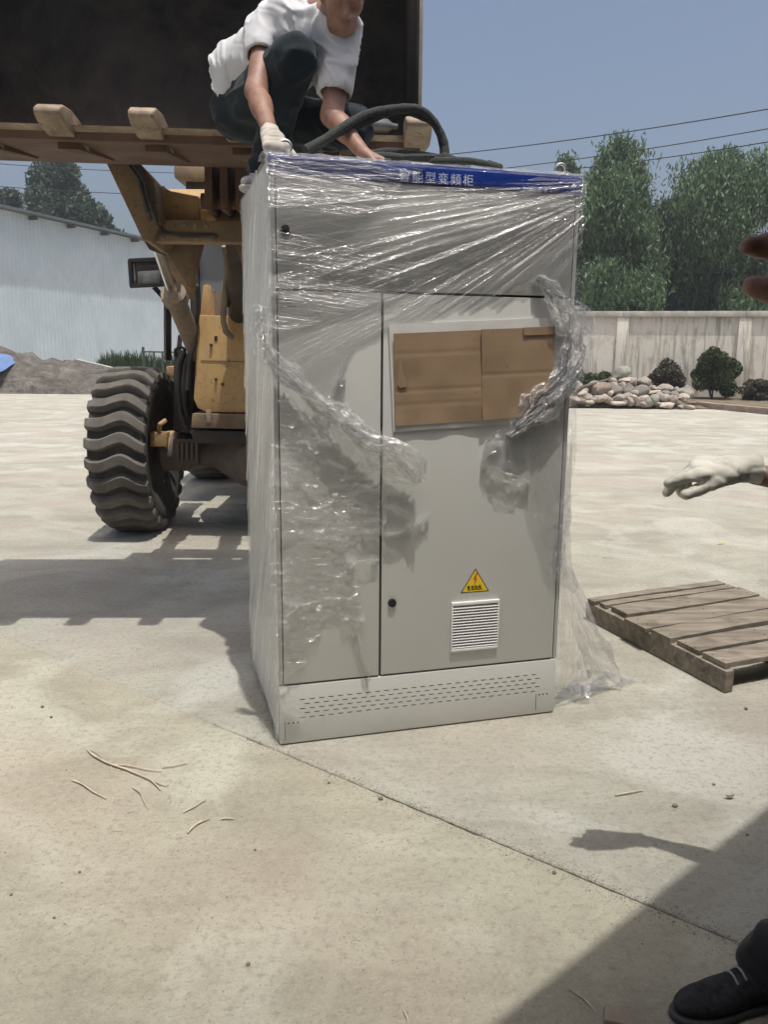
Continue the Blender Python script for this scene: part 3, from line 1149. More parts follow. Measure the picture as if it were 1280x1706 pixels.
WY = w1.y - 1.3
shrub('rounded green shrub beside the left pilaster, behind the rock pile', 1000, 606, 66, 44, WY + .1, M['leaf_b'], 6500, 61)
shrub('dusty olive shrub standing between the rock pile and the wall, left of the largest shrub', 1110, 630, 56, 66, WY - .3, M['leaf_r'], 7500, 62)
shrub('largest dark green rounded shrub against the stained wall', 1187, 625, 76, 88, WY - .5, M['leaf_b'], 15000, 63)
shrub('low dry shrub spilling over the kerb at the right edge of the photograph', 1262, 660, 60, 36, WY - .9, M['leaf_r'], 4500, 64)
shrub('small green weed shrub at the cabinet edge left of the rock pile', 958, 628, 40, 56, WY + .1, M['leaf_b'], 1800, 65)

# ---- rock pile: every stone a thing
def rock_mesh(seed):
    r = np.random.default_rng(seed)
    bm = bmesh.new()
    bmesh.ops.create_icosphere(bm, subdivisions=3, radius=1)
    P = np.array([v.co[:] for v in bm.verts])
    # cut a few soft facets into it
    for i in range(8):
        d = r.normal(size=3)
        d /= np.linalg.norm(d)
        h = r.uniform(.60, .92)
        s = P @ d
        P -= np.outer(np.clip(s - h, 0, None) * .97, d)
    P *= 1 + .20 * fbm(P[:, 0] * 1.3 + seed, P[:, 1] * 1.3, P[:, 2] * 1.3, seed)[:, None]
    P *= 1 + .02 * noise(P[:, 0] * 6 + seed, P[:, 1] * 6, P[:, 2] * 6, seed)[:, None]
    for v, p in zip(bm.verts, P):
        v.co = p
    me = bpy.data.meshes.new('stone')
    bm.to_mesh(me)
    bm.free()
    smooth(me, 24)
    return me


RM = [rock_mesh(100 + i) for i in range(9)]
RMM = {}
rocks = [(212, 1515, 58, 42, 5, 'pale'), (235, 1540, 70, 52, 10, 'pale'), (300, 1522, 74, 58, 0, 'grey'), (330, 1542, 118, 66, -14, 'brown'),
         (405, 1490, 42, 38, 0, 'red'), (450, 1450, 98, 66, -18, 'green'), (482, 1486, 96, 34, -6, 'pale'), (514, 1500, 44, 54, 8, 'red'),
         (572, 1497, 78, 56, -14, 'grey'), (455, 1522, 64, 50, 24, 'red'), (490, 1538, 64, 64, 40, 'dark'), (556, 1548, 92, 60, -20, 'dark'),
         (424, 1546, 64, 54, 35, 'dark'), (385, 1560, 42, 42, 0, 'pale'), (690, 1529, 88, 38, 6, 'grey'), (630, 1531, 34, 30, 0, 'grey'),
         (636, 1556, 78, 27, -5, 'pale'), (696, 1559, 64, 30, 0, 'dark'), (752, 1542, 56, 36, 20, 'grey'), (815, 1552, 78, 56, 50, 'grey'),
         (774, 1550, 72, 32, -8, 'green'), (686, 1586, 74, 42, 6, 'red'), (735, 1590, 52, 46, -50, 'red'), (790, 1581, 68, 38, 4, 'pale'),
         (802, 1601, 38, 22, 0, 'grey'), (534, 1601, 88, 42, 55, 'pale'), (497, 1606, 56, 42, 40, 'red'), (440, 1580, 84, 36, -10, 'grey'),
         (430, 1614, 92, 24, 2, 'pale'), (484, 1578, 54, 42, 0, 'grey'), (570, 1588, 66, 32, -8, 'pale'), (596, 1606, 66, 56, -55, 'green'),
         (628, 1596, 66, 52, -45, 'green'), (648, 1616, 34, 32, 0, 'red'), (702, 1626, 94, 32, 2, 'pale'), (778, 1633, 36, 22, 0, 'grey'),
         (830, 1636, 62, 22, 0, 'pale'), (266, 1584, 56, 46, 30, 'red'), (222, 1562, 84, 38, -6, 'pale'), (330, 1592, 86, 40, 0, 'red'),
         (296, 1596, 48, 34, 0, 'grey'), (352, 1580, 54, 34, 12, 'pale'), (192, 1592, 64, 40, 0, 'grey'), (232, 1602, 74, 26, 0, 'dark'),
         (576, 1622, 54, 32, 0, 'grey'), (380, 1596, 56, 34, 10, 'grey'), (470, 1608, 40, 30, 0, 'dark'), (275, 1606, 60, 26, 4, 'pale'),
         (408, 1520, 46, 40, 20, 'grey'), (520, 1560, 60, 46, 10, 'grey'), (655, 1570, 50, 30, 0, 'grey'), (745, 1566, 60, 34, 0, 'dark')]
lab = {'pale': ('smooth pale boulder lying in the rock pile below the wall', None), 'grey': ('grey rounded boulder lying in the rock pile below the wall', None),
       'red': ('pinkish red boulder lying in the rock pile below the wall', None), 'dark': ('dark grey boulder wedged in the rock pile below the wall', None),
       'green': ('mossy greenish boulder in the rock pile below the wall', None), 'brown': ('long brown boulder at the left end of the rock pile', None)}
pile0 = G(1060, 682)
for i, (zx, zy, ww, hh, an, tone) in enumerate(rocks):
    px, py = 900 + zx / 3.28, 180 + zy / 3.28
    pyb = py + hh / 6.56
    # the heap's face rises away from the yard
    p = hit(px, pyb, (pile0.x, pile0.y, 0), Vector((0, -.62, 1)).normalized())
    if p.z < 0: p = G(px, pyb)
    sx, sz = ww / 6.56 / F_PX * p.y, hh / 6.56 / F_PX * p.y
    key = (i % len(RM), tone)
    if key not in RMM:
        me = RM[key[0]].copy()
        me.materials.append(STONE[tone])
        RMM[key] = me
    o = bpy.data.objects.new('stone', RMM[key])
    C.objects.link(o)
    o.location = (p.x, p.y + .12, max(p.z + sz * .98, sz * .8))
    o.rotation_euler = (RNG.uniform(-.15, .15), math.radians(an), RNG.uniform(-.25, .25))
    o.scale = (sx * 1.12, (sx + sz) * .55 + .05, sz * 1.16)
    lb = lab[tone][0]
    if i == 5: lb = 'largest greenish boulder crowning the rock pile'
    if i == 25: lb = 'long pale boulder leaning steeply at the front of the rock pile'
    if i == 34: lb = 'flat pale boulder lying in front of the rock pile, longest of the front row'
    if i == 36: lb = 'flat pale boulder lying apart at the right end of the rock pile'
    if lb == lab[tone][0]:
        row = 'bottom row' if zy > 1598 else 'middle row' if zy > 1542 else 'top row'
        col_ = 'left end' if zx < 330 else 'left half' if zx < 470 else 'centre' if zx < 600 else 'right half' if zx < 720 else 'right end'
        big = 'large' if ww * hh > 4200 else 'small' if ww * hh < 1900 else 'middling'
        shp = 'flat' if ww > 2.2 * hh else 'upright' if abs(an) > 30 else 'rounded'
        kind_ = {'pale': 'pale', 'grey': 'grey', 'red': 'pinkish tan', 'dark': 'dark grey', 'green': 'greenish', 'brown': 'brown'}[tone]
        lb = f'{big} {shp} {kind_} boulder, {row} of the rock pile at its {col_}'
    tag(o, lb, 'stone', 'stones of the rock pile')
# earth core so that the heap is solid
cm = MB()
pc = G(1045, 676)
V = []
for i in range(25):
    for j in range(9):
        x = pc.x - 2.1 + 4.4 * i / 24
        y = pile0.y + .35 + 1.9 * j / 8
        e = math.exp(-((x - pc.x + .1) / 1.35) ** 2)
        V.append((x, y, max(.02, .72 * e * min(1, (j + .2) / 5) + .06 * float(noise(x * 3, y * 3, seed=4))) * (0 if i in (0, 24) else 1)))
F_ = [(i * 9 + j, (i + 1) * 9 + j, (i + 1) * 9 + j + 1, i * 9 + j + 1) for i in range(24) for j in range(8)]
tag(cm.add(V, F_).build('earth_core_ground', M['soil'], sm=60), kind='structure')
# a bare branch lies over the left stones
br = MB()
bp = [hit(px, py, (pile0.x, pile0.y - .25, .1), Vector((0, -.62, 1)).normalized()) for px, py in ((956, 655), (968, 646), (985, 641), (1000, 637), (1014, 632), (1022, 626))]
br.tube(bp, [.035, .05, .06, .05, .035, .012], 8)
tag(br.build('dead_branch', M['bark']), 'weathered dead branch lying across the left stones of the rock pile', 'branch')

# ---- left: sheet steel warehouse
A = U(-120, 330, 41.0)
ex, ey = 0, 0
hz_ = U(0, 347, 43.0).z
B = U(420, 447, yfor(420, 441, hz_))
A = U(-260, 300, yfor(-260, 290, hz_))
p0, p1 = Vector((A.x, A.y, 0)), Vector((B.x, B.y, 0))
bd = (p1 - p0).normalized()
bn = Vector((bd.y, -bd.x, 0))
if bn.dot(p0) > 0: bn = -bn
wl = thing('warehouse', 'pale blue-white sheet steel warehouse with dark eave behind the earth heap', 'building', tuple(p0), math.atan2(bd.y, bd.x))
Lw = (p1 - p0).length
m = MB()
# ribbed sheets: trapezoid profile, sheets lapped every 0.9 m
pitch, ns = .30, 0
n = int(Lw / pitch)
vs, fs = [], []
prof = [(0, 0), (.20, 0), (.225, .028), (.275, .028)]
row = []
for i in range(n):
    for dx, dp in prof:
        row.append((i * pitch + dx, dp))
for x, dp in row:
    b = p0 + bd * x + bn * dp
    vs += [b + Vector((0, 0, .35)), b + Vector((0, 0, hz_ - .02))]
for i in range(len(row) - 1):
    fs.append((2 * i, 2 * i + 2, 2 * i + 3, 2 * i + 1))
m.add(vs, fs).build('wall_sheeting', M['sheet'], wl, sm=None)
m = MB().hexa([p0 - bn * .3, p1 - bn * .3, p1 + bn * .06, p0 + bn * .06] + [q + Vector((0, 0, .42)) for q in (p0 - bn * .3, p1 - bn * .3, p1 + bn * .06, p0 + bn * .06)])
m.build('plinth', M['wallcap'], wl, sm=None)
# gable end and far wall
m = MB().hexa([p1 - bn * 14, p1 - bn * .01, p1 - bn * .01 - bd * .1, p1 - bn * 14 - bd * .1] + [q + Vector((0, 0, hz_ - .03)) for q in (p1 - bn * 14, p1 - bn * .01, p1 - bn * .01 - bd * .1, p1 - bn * 14 - bd * .1)])
m.build('end_wall', M['sheet'], wl, sm=None)
oh = .62
e0, e1 = p0 + bn * oh - bd * 1, p1 + bn * oh + bd * .5
r0, r1 = p0 - bn * 7, p1 - bn * 7
up = lambda v, z: Vector((v.x, v.y, z))
m = MB().hexa([up(e0, hz_ - .02), up(e1, hz_ - .02), up(r1, hz_ + 1.0), up(r0, hz_ + 1.0), up(e0, hz_ + .10), up(e1, hz_ + .10), up(r1, hz_ + 1.12), up(r0, hz_ + 1.12)])
m.build('roof', M['roofsheet'], wl, sm=None)
for i in range(12):
    b = p0 + bd * (Lw * (i + .5) / 12)
    MB().bar(up(b + bn * .04, hz_ - .16), up(b + bn * (oh - .02), hz_ - .16), .12, .2).build('eave_bracket', M['purlin'], wl, sm=None)

# earth heap, tarp, kerb line, weeds, railing
def heap(name, label, px0, px1, ytop, yb, prof, mat, depth, seed, cat):
    """heap whose skyline follows prof [(px, py)] at distance ytop"""
    xs = np.linspace(px0, px1, 120)
    pr = np.interp(xs, [p[0] for p in prof], [p[1] for p in prof])
    V = []
    ny = 28
    for x, py in zip(xs, pr):
        top = U(x, py, ytop)
        zt = max(top.z, .03)
        for j in range(ny):
            q = j / (ny - 1)
            h = math.sin(q * math.pi) ** .8
            y = ytop - depth / 2 + depth * q
            xw = top.x + (y - ytop) * top.x / ytop * .2
            nn = float(fbm(xw * .9, y * .9, seed=seed)) * .22 + float(noise(xw * 3, y * 3, seed=seed + 2)) * .12
            V.append((xw, y, max(-.02, zt * h * (1 + nn))))
    F_ = [(i * ny + j, (i + 1) * ny + j, (i + 1) * ny + j + 1, i * ny + j + 1) for i in range(len(xs) - 1) for j in range(ny - 1)]
    return tag(MB().add(V, F_).build(name, mat, sm=60), label, cat)


heap('earth_heap', 'long heap of dug grey-brown earth lying before the warehouse', -160, 215, 31.5, 29, [(-160, 590), (0, 585), (60, 588), (85, 596), (110, 602), (150, 610), (190, 622), (215, 632)], M['mound'], 5.0, 12, 'heap')
t0_ = U(0, 602, 30.2)
tp = MB()
V = []
for i in range(14):
    for j in range(8):
        px = -60 + 91 * i / 13
        top = U(px, np.interp(px, [-60, 0, 12, 31], [584, 589, 592, 603]), 30.6)
        q = j / 7
        y = 30.6 - 1.6 * q
        z = max(.1, top.z * (1 - q) + (.62 + .12 * math.sin(i * 2.1)) * q) + .05 * float(noise(i * .9, j * .9, seed=3)) + .03
        V.append((top.x, y, z))
F_ = [(i * 8 + j, i * 8 + j + 1, (i + 1) * 8 + j + 1, (i + 1) * 8 + j) for i in range(13) for j in range(7)]
tag(tp.add(V, F_).build('tarp', M['tarp'], sm=60), 'crumpled blue tarpaulin thrown over the left end of the earth heap', 'tarp')
ga, gb_ = G(-120, 640), G(170, 641)
kb2 = MB().bar(ga + Vector((0, 0, .05)), gb_ + Vector((0, 0, .05)), .35, .1)
tag(kb2.build('pale_kerb', M['wallcap'], sm=None), 'pale low concrete kerb between the yard and the earth heap', 'kerb')
pa, pb = U(125, 601, 33.6), U(198, 618, 31.0)
tag(MB().bar(pa, pb, .14, .16).build('concrete_beam', M['wallcap'], sm=None), 'pale concrete beam lying slanted on the right slope of the earth heap', 'beam')

def weeds(px0, px1, y, h, n, seed):
    r = np.random.default_rng(seed)
    a, b = U(px0, 600, y).x, U(px1, 600, y).x
    x = r.uniform(a, b, n)
    yy = y + r.uniform(-1.4, 1.4, n)
    hh = h * (.55 + .45 * noise(x * 1.3, yy, seed=seed)) * r.uniform(.4, 1.2, n)
    an = r.uniform(0, 6.28, n)
    dx, dy = np.cos(an), np.sin(an)
    ln = r.uniform(.05, .4, n) * hh
    wd_ = .045
    B0 = np.stack([x, yy, np.zeros(n)], 1)
    T = B0 + np.stack([dx * ln, dy * ln, hh], 1)
    Mi = B0 + np.stack([dx * ln * .3, dy * ln * .3, hh * .55], 1)
    S = np.stack([-dy * wd_, dx * wd_, np.zeros(n)], 1)
    V = np.stack([B0, Mi + S, T, Mi - S], 1).reshape(-1, 3)
    return np_mesh('weeds', V, np.arange(4 * n).reshape(-1, 4))


tag(link('weeds', weeds(150, 330, 34.0, 1.55, 9000, 3), M['grassy']), kind='stuff')

ra = thing('railing', 'dark steel railing standing in the weeds behind the loader wheel', 'railing', tuple(G(262, 636)))
ry = 26.5
for px in (238, 256, 270, 284):
    p = U(px, 578 if px == 238 else 586, ry)
    MB().bar((p.x, ry, 0), p, .05 if px != 238 else .075, .05).build('post', M['rail'], ra, sm=None)
for py in (586, 622):
    MB().bar(U(238, py, ry), U(300, py + 1, ry), .045, .045).build('rail', M['rail'], ra, sm=None)

# trees beyond the warehouse
tree('broadleaf_tree', 'dark bushy tree rising behind the middle of the warehouse roof', tw(118, 60), zat(105, 268, 60), 3.6, 42000, M['leaf_l'], .16, .3, 71, .3, low=.3, group='trees behind the warehouse')
tree('broadleaf_tree', 'dark tree at the left edge behind the warehouse roof', tw(2, 62), zat(0, 262, 62), 2.3, 22000, M['leaf_l'], .16, .3, 72, .25, low=.3, group='trees behind the warehouse')
tree('broadleaf_tree', 'lower dark tree between the two taller ones behind the warehouse roof', tw(40, 64), zat(44, 318, 64), 2.2, 16000, M['leaf_l'], .16, .3, 73, .25, low=.3, group='trees behind the warehouse')
tree('broadleaf_tree', 'thin crowned tree right of the bushy one behind the warehouse roof', tw(175, 61), zat(175, 322, 61), 2.2, 9000, M['leaf_l'], .16, .3, 74, .22, low=.3, group='trees behind the warehouse')

# power lines
def cable(pts, r, label, group):
    ps = []
    for i in range(len(pts) - 1):
        a, b = pts[i], pts[i + 1]
        L = (b - a).length
        for k in range(16):
            q = k / 16
            ps.append(a.lerp(b, q) + Vector((0, 0, -4 * .010 * L * q * (1 - q))))
    ps.append(pts[-1])
    tag(MB().tube(ps, r, 5).build('power_line', M['cable'], sm=60), label, 'power line', group)


def seen(pxpy, y):
    return U(*pxpy, y)


cable([U(700, 262, 34), U(1420, 157, 24)], .018, 'uppermost black power line crossing the sky right of the cabinet', 'power lines')
cable([U(760, 289, 34), U(1420, 189, 24)], .016, 'middle black power line crossing in front of the right trees', 'power lines')
cable([U(940, 283, 30), U(1420, 212, 24)], .016, 'lowest black power line crossing in front of the right trees', 'power lines')
cable([U(-60, 268, 48), U(420, 290, 48)], .02, 'highest thin power line above the warehouse trees', 'power lines')
cable([U(-60, 306, 48), U(420, 327, 48)], .022, 'lower thin power line above the warehouse trees', 'power lines')
# ================================================================== THE CABINET
KX, KY, KYAW, KW, KH, KD = -0.4045, 2.9771, 0.2757, 1.196, 2.2, 0.90
cu = Vector((math.cos(KYAW), math.sin(KYAW), 0))
cd = Vector((-math.sin(KYAW), math.cos(KYAW), 0))
K0 = Vector((KX, KY, 0))


def fc(px, py, off=0.0):
    """point on the cabinet's front (or off metres before it): u along, v up"""
    p = hit(px, py, K0 - cd * off, cd) - K0
    return p.dot(cu), p.z


def K(u, d, v):
    return K0 + cu * u + cd * d + Vector((0, 0, v))


cabi = thing('electrical_cabinet', 'tall light grey electrical cabinet with blue header band, half unwrapped from plastic', 'cabinet', tuple(K0), KYAW)
LB = lambda: MB()


def lbox(name, u0, u1, v0, v1, d0, d1, mat, parent=cabi, bevel=0.0):
    return MB().box((u0, d0, v0), (u1, d1, v1)).build(name, mat, parent, bevel, world=False, sm=30)


vh = fc(452, 289)[1]                      # header bottom
vu = fc(640, 487)[1]                      # upper door bottom
vd = (fc(470, 1141)[1] + fc(930, 1098)[1]) / 2    # plinth top
ug = fc(635.5, 800)[0]                    # joint between the doors
fr = 0.016
# body shell (set back), frame posts, doors proud of it
lbox('body', 0.0, KW, 0.02, KH - .004, .022, KD, M['cab'], bevel=.004)
lbox('base_frame', .012, KW - .012, 0.0, .02, .03, KD - .01, M['black'])
lbox('frame_post', 0.0, fr, vd + .003, vh - .002, .002, .0215, M['cab_edge'], bevel=.002)
lbox('frame_post', KW - fr, KW, vd + .003, vh - .002, .002, .0215, M['cab_edge'], bevel=.002)
g = .0045
lbox('upper_door', fr + g, KW - fr - g, vu + g, vh - g, 0.0, .0215, M['cab'], bevel=.003)
ld = lbox('left_door', fr + g, ug - g, vd + g, vu - g, 0.0, .0215, M['cab'], bevel=.003)
rd = lbox('right_door', ug + g, KW - fr - g, vd + g, vu - g, 0.0, .0215, M['cab'], bevel=.003)
# near-black sheet behind the doors: shade of the gaps given by colour
lbox('gap_shade', fr, KW - fr, vd, vh, .014, .0219, M['gap'])
# header
hd = lbox('header', -.003, KW + .003, vh, KH, -.006, .03, M['blue'], bevel=.003)
# plinth with slot rows
pl = lbox('plinth', 0.0, KW, .006, vd - .004, 0.0, .0215, M['cab'], bevel=.003)
ua, ub = fc(500, 1180)[0], fc(899, 1135)[0]
slot_me = MB().box((0, -.0006, -.0011), (.021, .004, .0011)).mesh('slot')
slot_me.materials.append(M['gap'])
for i in range(5):
    v = fc(505, 1165)[1] + (fc(505, 1195)[1] - fc(505, 1165)[1]) * i / 4
    nn_ = 27
    for k in range(nn_):
        o = bpy.data.objects.new('slot', slot_me)
        C.objects.link(o)
        o.parent = pl
        o.location = (ua + (ub - ua) * (k + (.5 if i % 2 else 0)) / nn_, 0, v)
for s in (0, 1):
    u = .055 if s == 0 else KW - .055
    m = MB()
    for q in (-.018, 0, .018):
        m.lathe([(.0035, -.001), (.0035, .003)], (u + q, 0, .092), (0, 1, 0), 10)
    m.box((u - .034, -.0006, .02), (u - .032, .002, .098))
    m.build('corner_notch', M['gap'], pl, world=False, sm=None)
# locks
for px, py, d in ((475, 383, 'upper_door'), (653, 1004, 'right_door')):
    u, v = fc(px, py)
    par = bpy.data.objects[d]
    m = MB().lathe([(.016, -.011), (.017, -.002), (.017, .004)], (u, 0, v), (0, 1, 0), 24)
    m.box((u - .009, -.0135, v - .0025), (u + .009, -.0105, v + .0025))
    m.build('lock', M['black'], par, world=False, sm=30)
# header lettering
def lettering(name, txt, u, v, size, mat, parent, d, spacing=1.0):
    cu_ = bpy.data.curves.new(name, 'FONT')
    cu_.body = txt
    cu_.size = size
    cu_.space_character = spacing
    cu_.extrude = .0004
    o = bpy.data.objects.new(name, cu_)
    C.objects.link(o)
    o.parent = parent
    o.location = (u, d, v)
    o.rotation_euler = (math.pi / 2, 0, 0)
    cu_.materials.append(mat)
    bpy.context.view_layer.update()
    me = bpy.data.meshes.new_from_object(o.evaluated_get(bpy.context.evaluated_depsgraph_get()))
    bpy.data.objects.remove(o)
    o = bpy.data.objects.new(name, me)
    C.objects.link(o)
    o.parent = parent
    o.location = (u, d, v)
    o.rotation_euler = (math.pi / 2, 0, 0)
    return o


u0, v0 = fc(664, 294)
u1, v1 = fc(789, 300)
lettering('header_title', '智能型变频柜', u0, KH - .060, .043, M['print'], hd, -.0066, 1.27 * (u1 - u0) / .285)
u0, v0 = fc(868, 306)
lettering('maker_name', '上海能垦电气', u0, KH - .066, .021, M['print_dim'], hd, -.0066, 1.1)
u0, v0 = fc(463, 500)
for i, wd_ in enumerate((.05, .044, .062)):
    m = MB()
    x = u0
    r = random.Random(i)
    while x < u0 + wd_:
        q = r.uniform(.003, .007)
        m.box((x, -.0006, v0 - .011 * i), (x + q, .0006, v0 - .011 * i + .003))
        x += q + .002
    m.build('faint_print', M['print_grey'], ld, world=False, sm=None)
# warning sign
T = [fc(768, 988.5), fc(815, 984), fc(791.5, 947)]
cx_, cy_ = sum(t[0] for t in T) / 3, sum(t[1] for t in T) / 3
T[0] = (T[0][0], (T[0][1] + T[1][1]) / 2)
T[1] = (T[1][0], T[0][1])
T[2] = ((T[0][0] + T[1][0]) / 2, T[2][1])
cx_, cy_ = sum(t[0] for t in T) / 3, sum(t[1] for t in T) / 3
sg = MB().prism([(u, -.0008, v) for u, v in T], (0, .003, 0)).build('warning_sign', M['black'], rd, world=False, sm=None)
T2 = [(cx_ + (u - cx_) * .90, cy_ + (v - cy_) * .90) for u, v in T]
MB().prism([(u, -.0016, v) for u, v in T2], (0, .002, 0)).build('sign_face', M['sign'], sg, world=False, sm=None)
hh = T[2][1] - T[0][1]
bolt = [(0.1, .72), (-.16, .43), (-.03, .46), (-.10, .16), (.13, .47), (.02, .46), (.14, .70)]
MB().prism([(cx_ + a * hh * .55, -.0023, T[0][1] + b * hh + .012) for a, b in bolt], (0, .001, 0)).build('lightning_mark', M['red'], sg, world=False, sm=None)
lettering('sign_words', '有电危险', cx_ - hh * .36, T[0][1] + hh * .17, hh * .15, M['black'], rd, -.0026, 1.15)
m = MB()
for i in range(9):
    m.box((cx_ - hh * .33 + i * hh * .074, -.0022, T[0][1] + hh * .095), (cx_ - hh * .33 + i * hh * .074 + hh * .05, -.0012, T[0][1] + hh * .135))
m.build('sign_small_print', M['black'], sg, world=False, sm=None)
# louvred vent
a, b, c_, d_ = fc(752, 1004), fc(831, 997), fc(829, 1078), fc(750, 1085)
V0, V1 = (a[0] + d_[0]) / 2, (b[0] + c_[0]) / 2
W0, W1 = (c_[1] + d_[1]) / 2, (a[1] + b[1]) / 2
ve = MB()
ve.box((V0, -.012, W1 - .014), (V1, 0.0, W1))
ve.box((V0, -.012, W0), (V1, 0.0, W0 + .011))
ve.box((V0, -.012, W0 + .011), (V0 + .005, 0.0, W1 - .014))
ve.box((V1 - .005, -.012, W0 + .011), (V1, 0.0, W1 - .014))
ven = ve.build('louvre_vent', M['vent'], rd, .0015, world=False)
MB().box((V0 + .005, -.002, W0 + .011), (V1 - .005, -.0005, W1 - .014)).build('filter_mat', M['ventdark'], ven, world=False, sm=None)
ns = 15
slat_me = None
for i in range(ns):
    v = W0 + .016 + (W1 - .014 - W0 - .016) * i / ns
    if slat_me is None:
        q = MB().hexa([(V0 + .005, -.0115, -.0012), (V1 - .005, -.0115, -.0012), (V1 - .005, -.0015, .0048), (V0 + .005, -.0015, .0048),
                       (V0 + .005, -.0115, .0012), (V1 - .005, -.0115, .0012), (V1 - .005, -.0015, .0070), (V0 + .005, -.0015, .0070)])
        slat_me = q.mesh('slat')
        slat_me.materials.append(M['vent'])
    o = bpy.data.objects.new('slat', slat_me)
    C.objects.link(o)
    o.parent = ven
    o.location = (0, 0, v)
# window covered with foam and cardboard: resting on the door, own things
def quad3(pts, off, th, name, mat, label, cat, bevel=.002, curl=.0, creases=()):
    vs, n = [], 48
    (a, b, c, d) = [Vector((*fc(*p), 0)) for p in pts]
    F_, V = [], []
    for side in (0, 1):
        for i in range(n + 1):
            for j in range(n + 1):
                p = a.lerp(b, i / n).lerp(d.lerp(c, i / n), j / n)
                w_ = off + (th if side == 0 else 0) + curl * ((i / n - .5) ** 2 * 2 + float(noise(i * .09, j * .08, seed=len(name))) * .5)
                for cq in creases:
                    w_ -= .0016 * math.exp(-((j / n - cq) / .012) ** 2)
                V.append(K(p.x, -w_, p.y))
    st = (n + 1) ** 2
    for i in range(n):
        for j in range(n):
            k = i * (n + 1) + j
            q = (k, k + 1, k + n + 2, k + n + 1)
            F_.append(q)
            F_.append(tuple(st + t for t in q[::-1]))
    bd = [i * (n + 1) for i in range(n + 1)] + [n * (n + 1) + j for j in range(1, n + 1)] + [i * (n + 1) + n for i in range(n - 1, -1, -1)] + [j for j in range(n - 1, 0, -1)]
    for i in range(len(bd)):
        p, q = bd[i], bd[(i + 1) % len(bd)]
        F_.append((p, q, st + q, st + p))
    return tag(MB().add(V, F_).build(name, mat, sm=35), label, cat)


quad3([(647, 541), (930, 529), (931, 700), (655, 719)], .0015, .006, 'foam_sheet', M['foam'], 'white foam sheet behind the cardboard on the right cabinet door', 'foam sheet', curl=.002)
quad3([(654, 556), (800, 550), (803, 700), (657, 709)], .010, .004, 'cardboard_sheet', M['card'], 'left brown cardboard sheet with horizontal creases covering the cabinet display window', 'cardboard', curl=.006, creases=(.22, .62, .78))
quad3([(799, 549), (921, 545), (914, 692), (801, 699)], .0165, .004, 'cardboard_sheet', M['card'], 'right spotted cardboard sheet overlapping its neighbour under the torn plastic', 'cardboard', curl=.005, creases=(.5,))
quad3([(868, 546), (921, 544), (920, 557), (869, 559)], .023, .003, 'cardboard_flap', M['card'], 'small folded cardboard flap at the upper right of the cardboard cover', 'cardboard')
quad3([(664, 592), (676, 644), (664, 646), (660, 640)], .0165, .002, 'cardboard_scrap', M['card'], 'narrow torn scrap at the left edge of the left cardboard sheet', 'cardboard')
# lifting eyes
for px, py, d in ((475, 250, .07), (935, 283, .10)):
    p = hit(px, py, K0 + cd * d, cd) - K0
    u = p.dot(cu)
    m = MB()
    m.lathe([(.022, 0), (.022, .012), (.014, .016), (.014, .026)], (u, d, KH - .004), (0, 0, 1), 16)
    ring = [(u + .021 * math.cos(t), d, KH + .042 + .021 * math.sin(t)) for t in np.linspace(0, 2 * math.pi, 21)]
    m.tube(ring, .0065, 8, cap=False)
    m.build('lifting_eye', M['zinc'], cabi, world=False)

# ================================================================== STRETCH FILM
filmo = thing('stretch_film', 'torn clear stretch film wrapped round the grey cabinet, hanging in bunched ropes', 'plastic film', tuple(K0), KYAW)


def inpoly(x, y, poly):
    r = np.zeros(x.shape, bool)
    n = len(poly)
    for i in range(n):
        x0, y0 = poly[i]
        x1, y1 = poly[(i + 1) % n]
        c = ((y0 > y) != (y1 > y)) & (x < (x1 - x0) * (y - y0) / ((y1 - y0) if abs(y1 - y0) > 1e-9 else 1e-9) + x0)
        r ^= c
    return r


def film_obj(name, V, F_, uvs, haze, mat):
    haze = np.array(haze, float)
    F_ = np.asarray(F_)                          # torn edges curl up and read as a thin white line
    E_ = np.sort(np.concatenate([F_[:, [0, 1]], F_[:, [1, 2]], F_[:, [2, 3]], F_[:, [3, 0]]]), axis=1)
    key, cnt = np.unique(E_[:, 0].astype(np.int64) * (len(V) + 1) + E_[:, 1], return_counts=True)
    kb = key[cnt == 1]
    bv = np.unique(np.concatenate([kb // (len(V) + 1), kb % (len(V) + 1)]))
    if mat in (M['film_loose'], M['film_rope'], M['film_trail']):
        haze[bv] = haze[bv] * 1.3 + 1.4 * np.clip(.4 + noise(V[bv][:, 0] * 40, V[bv][:, 2] * 40, seed=5), 0, 1)
    me = np_mesh(name, V, F_)
    uvl = me.uv_layers.new(name='UVMap')
    li = np.empty(len(me.loops), np.int32)
    me.loops.foreach_get('vertex_index', li)
    uvl.data.foreach_set('uv', np.asarray(uvs, np.float32)[li].ravel())
    at = me.attributes.new('haze', 'FLOAT', 'POINT')
    at.data.foreach_set('value', np.asarray(haze, np.float32))
    smooth(me)
    return link(name, me, mat, filmo, world=False)


def grid_faces(nu, nv, keep=None):
    i, j = np.meshgrid(np.arange(nu - 1), np.arange(nv - 1), indexing='ij')
    a = (i * nv + j).ravel()
    Fq = np.stack([a, a + nv, a + nv + 1, a + 1], 1)
    return Fq if keep is None else Fq[keep.ravel()]


def compact(V, F_, *arr):
    used = np.unique(F_)
    mp = -np.ones(len(V), int)
    mp[used] = np.arange(len(used))
    return (V[used], mp[F_]) + tuple(a[used] for a in arr)


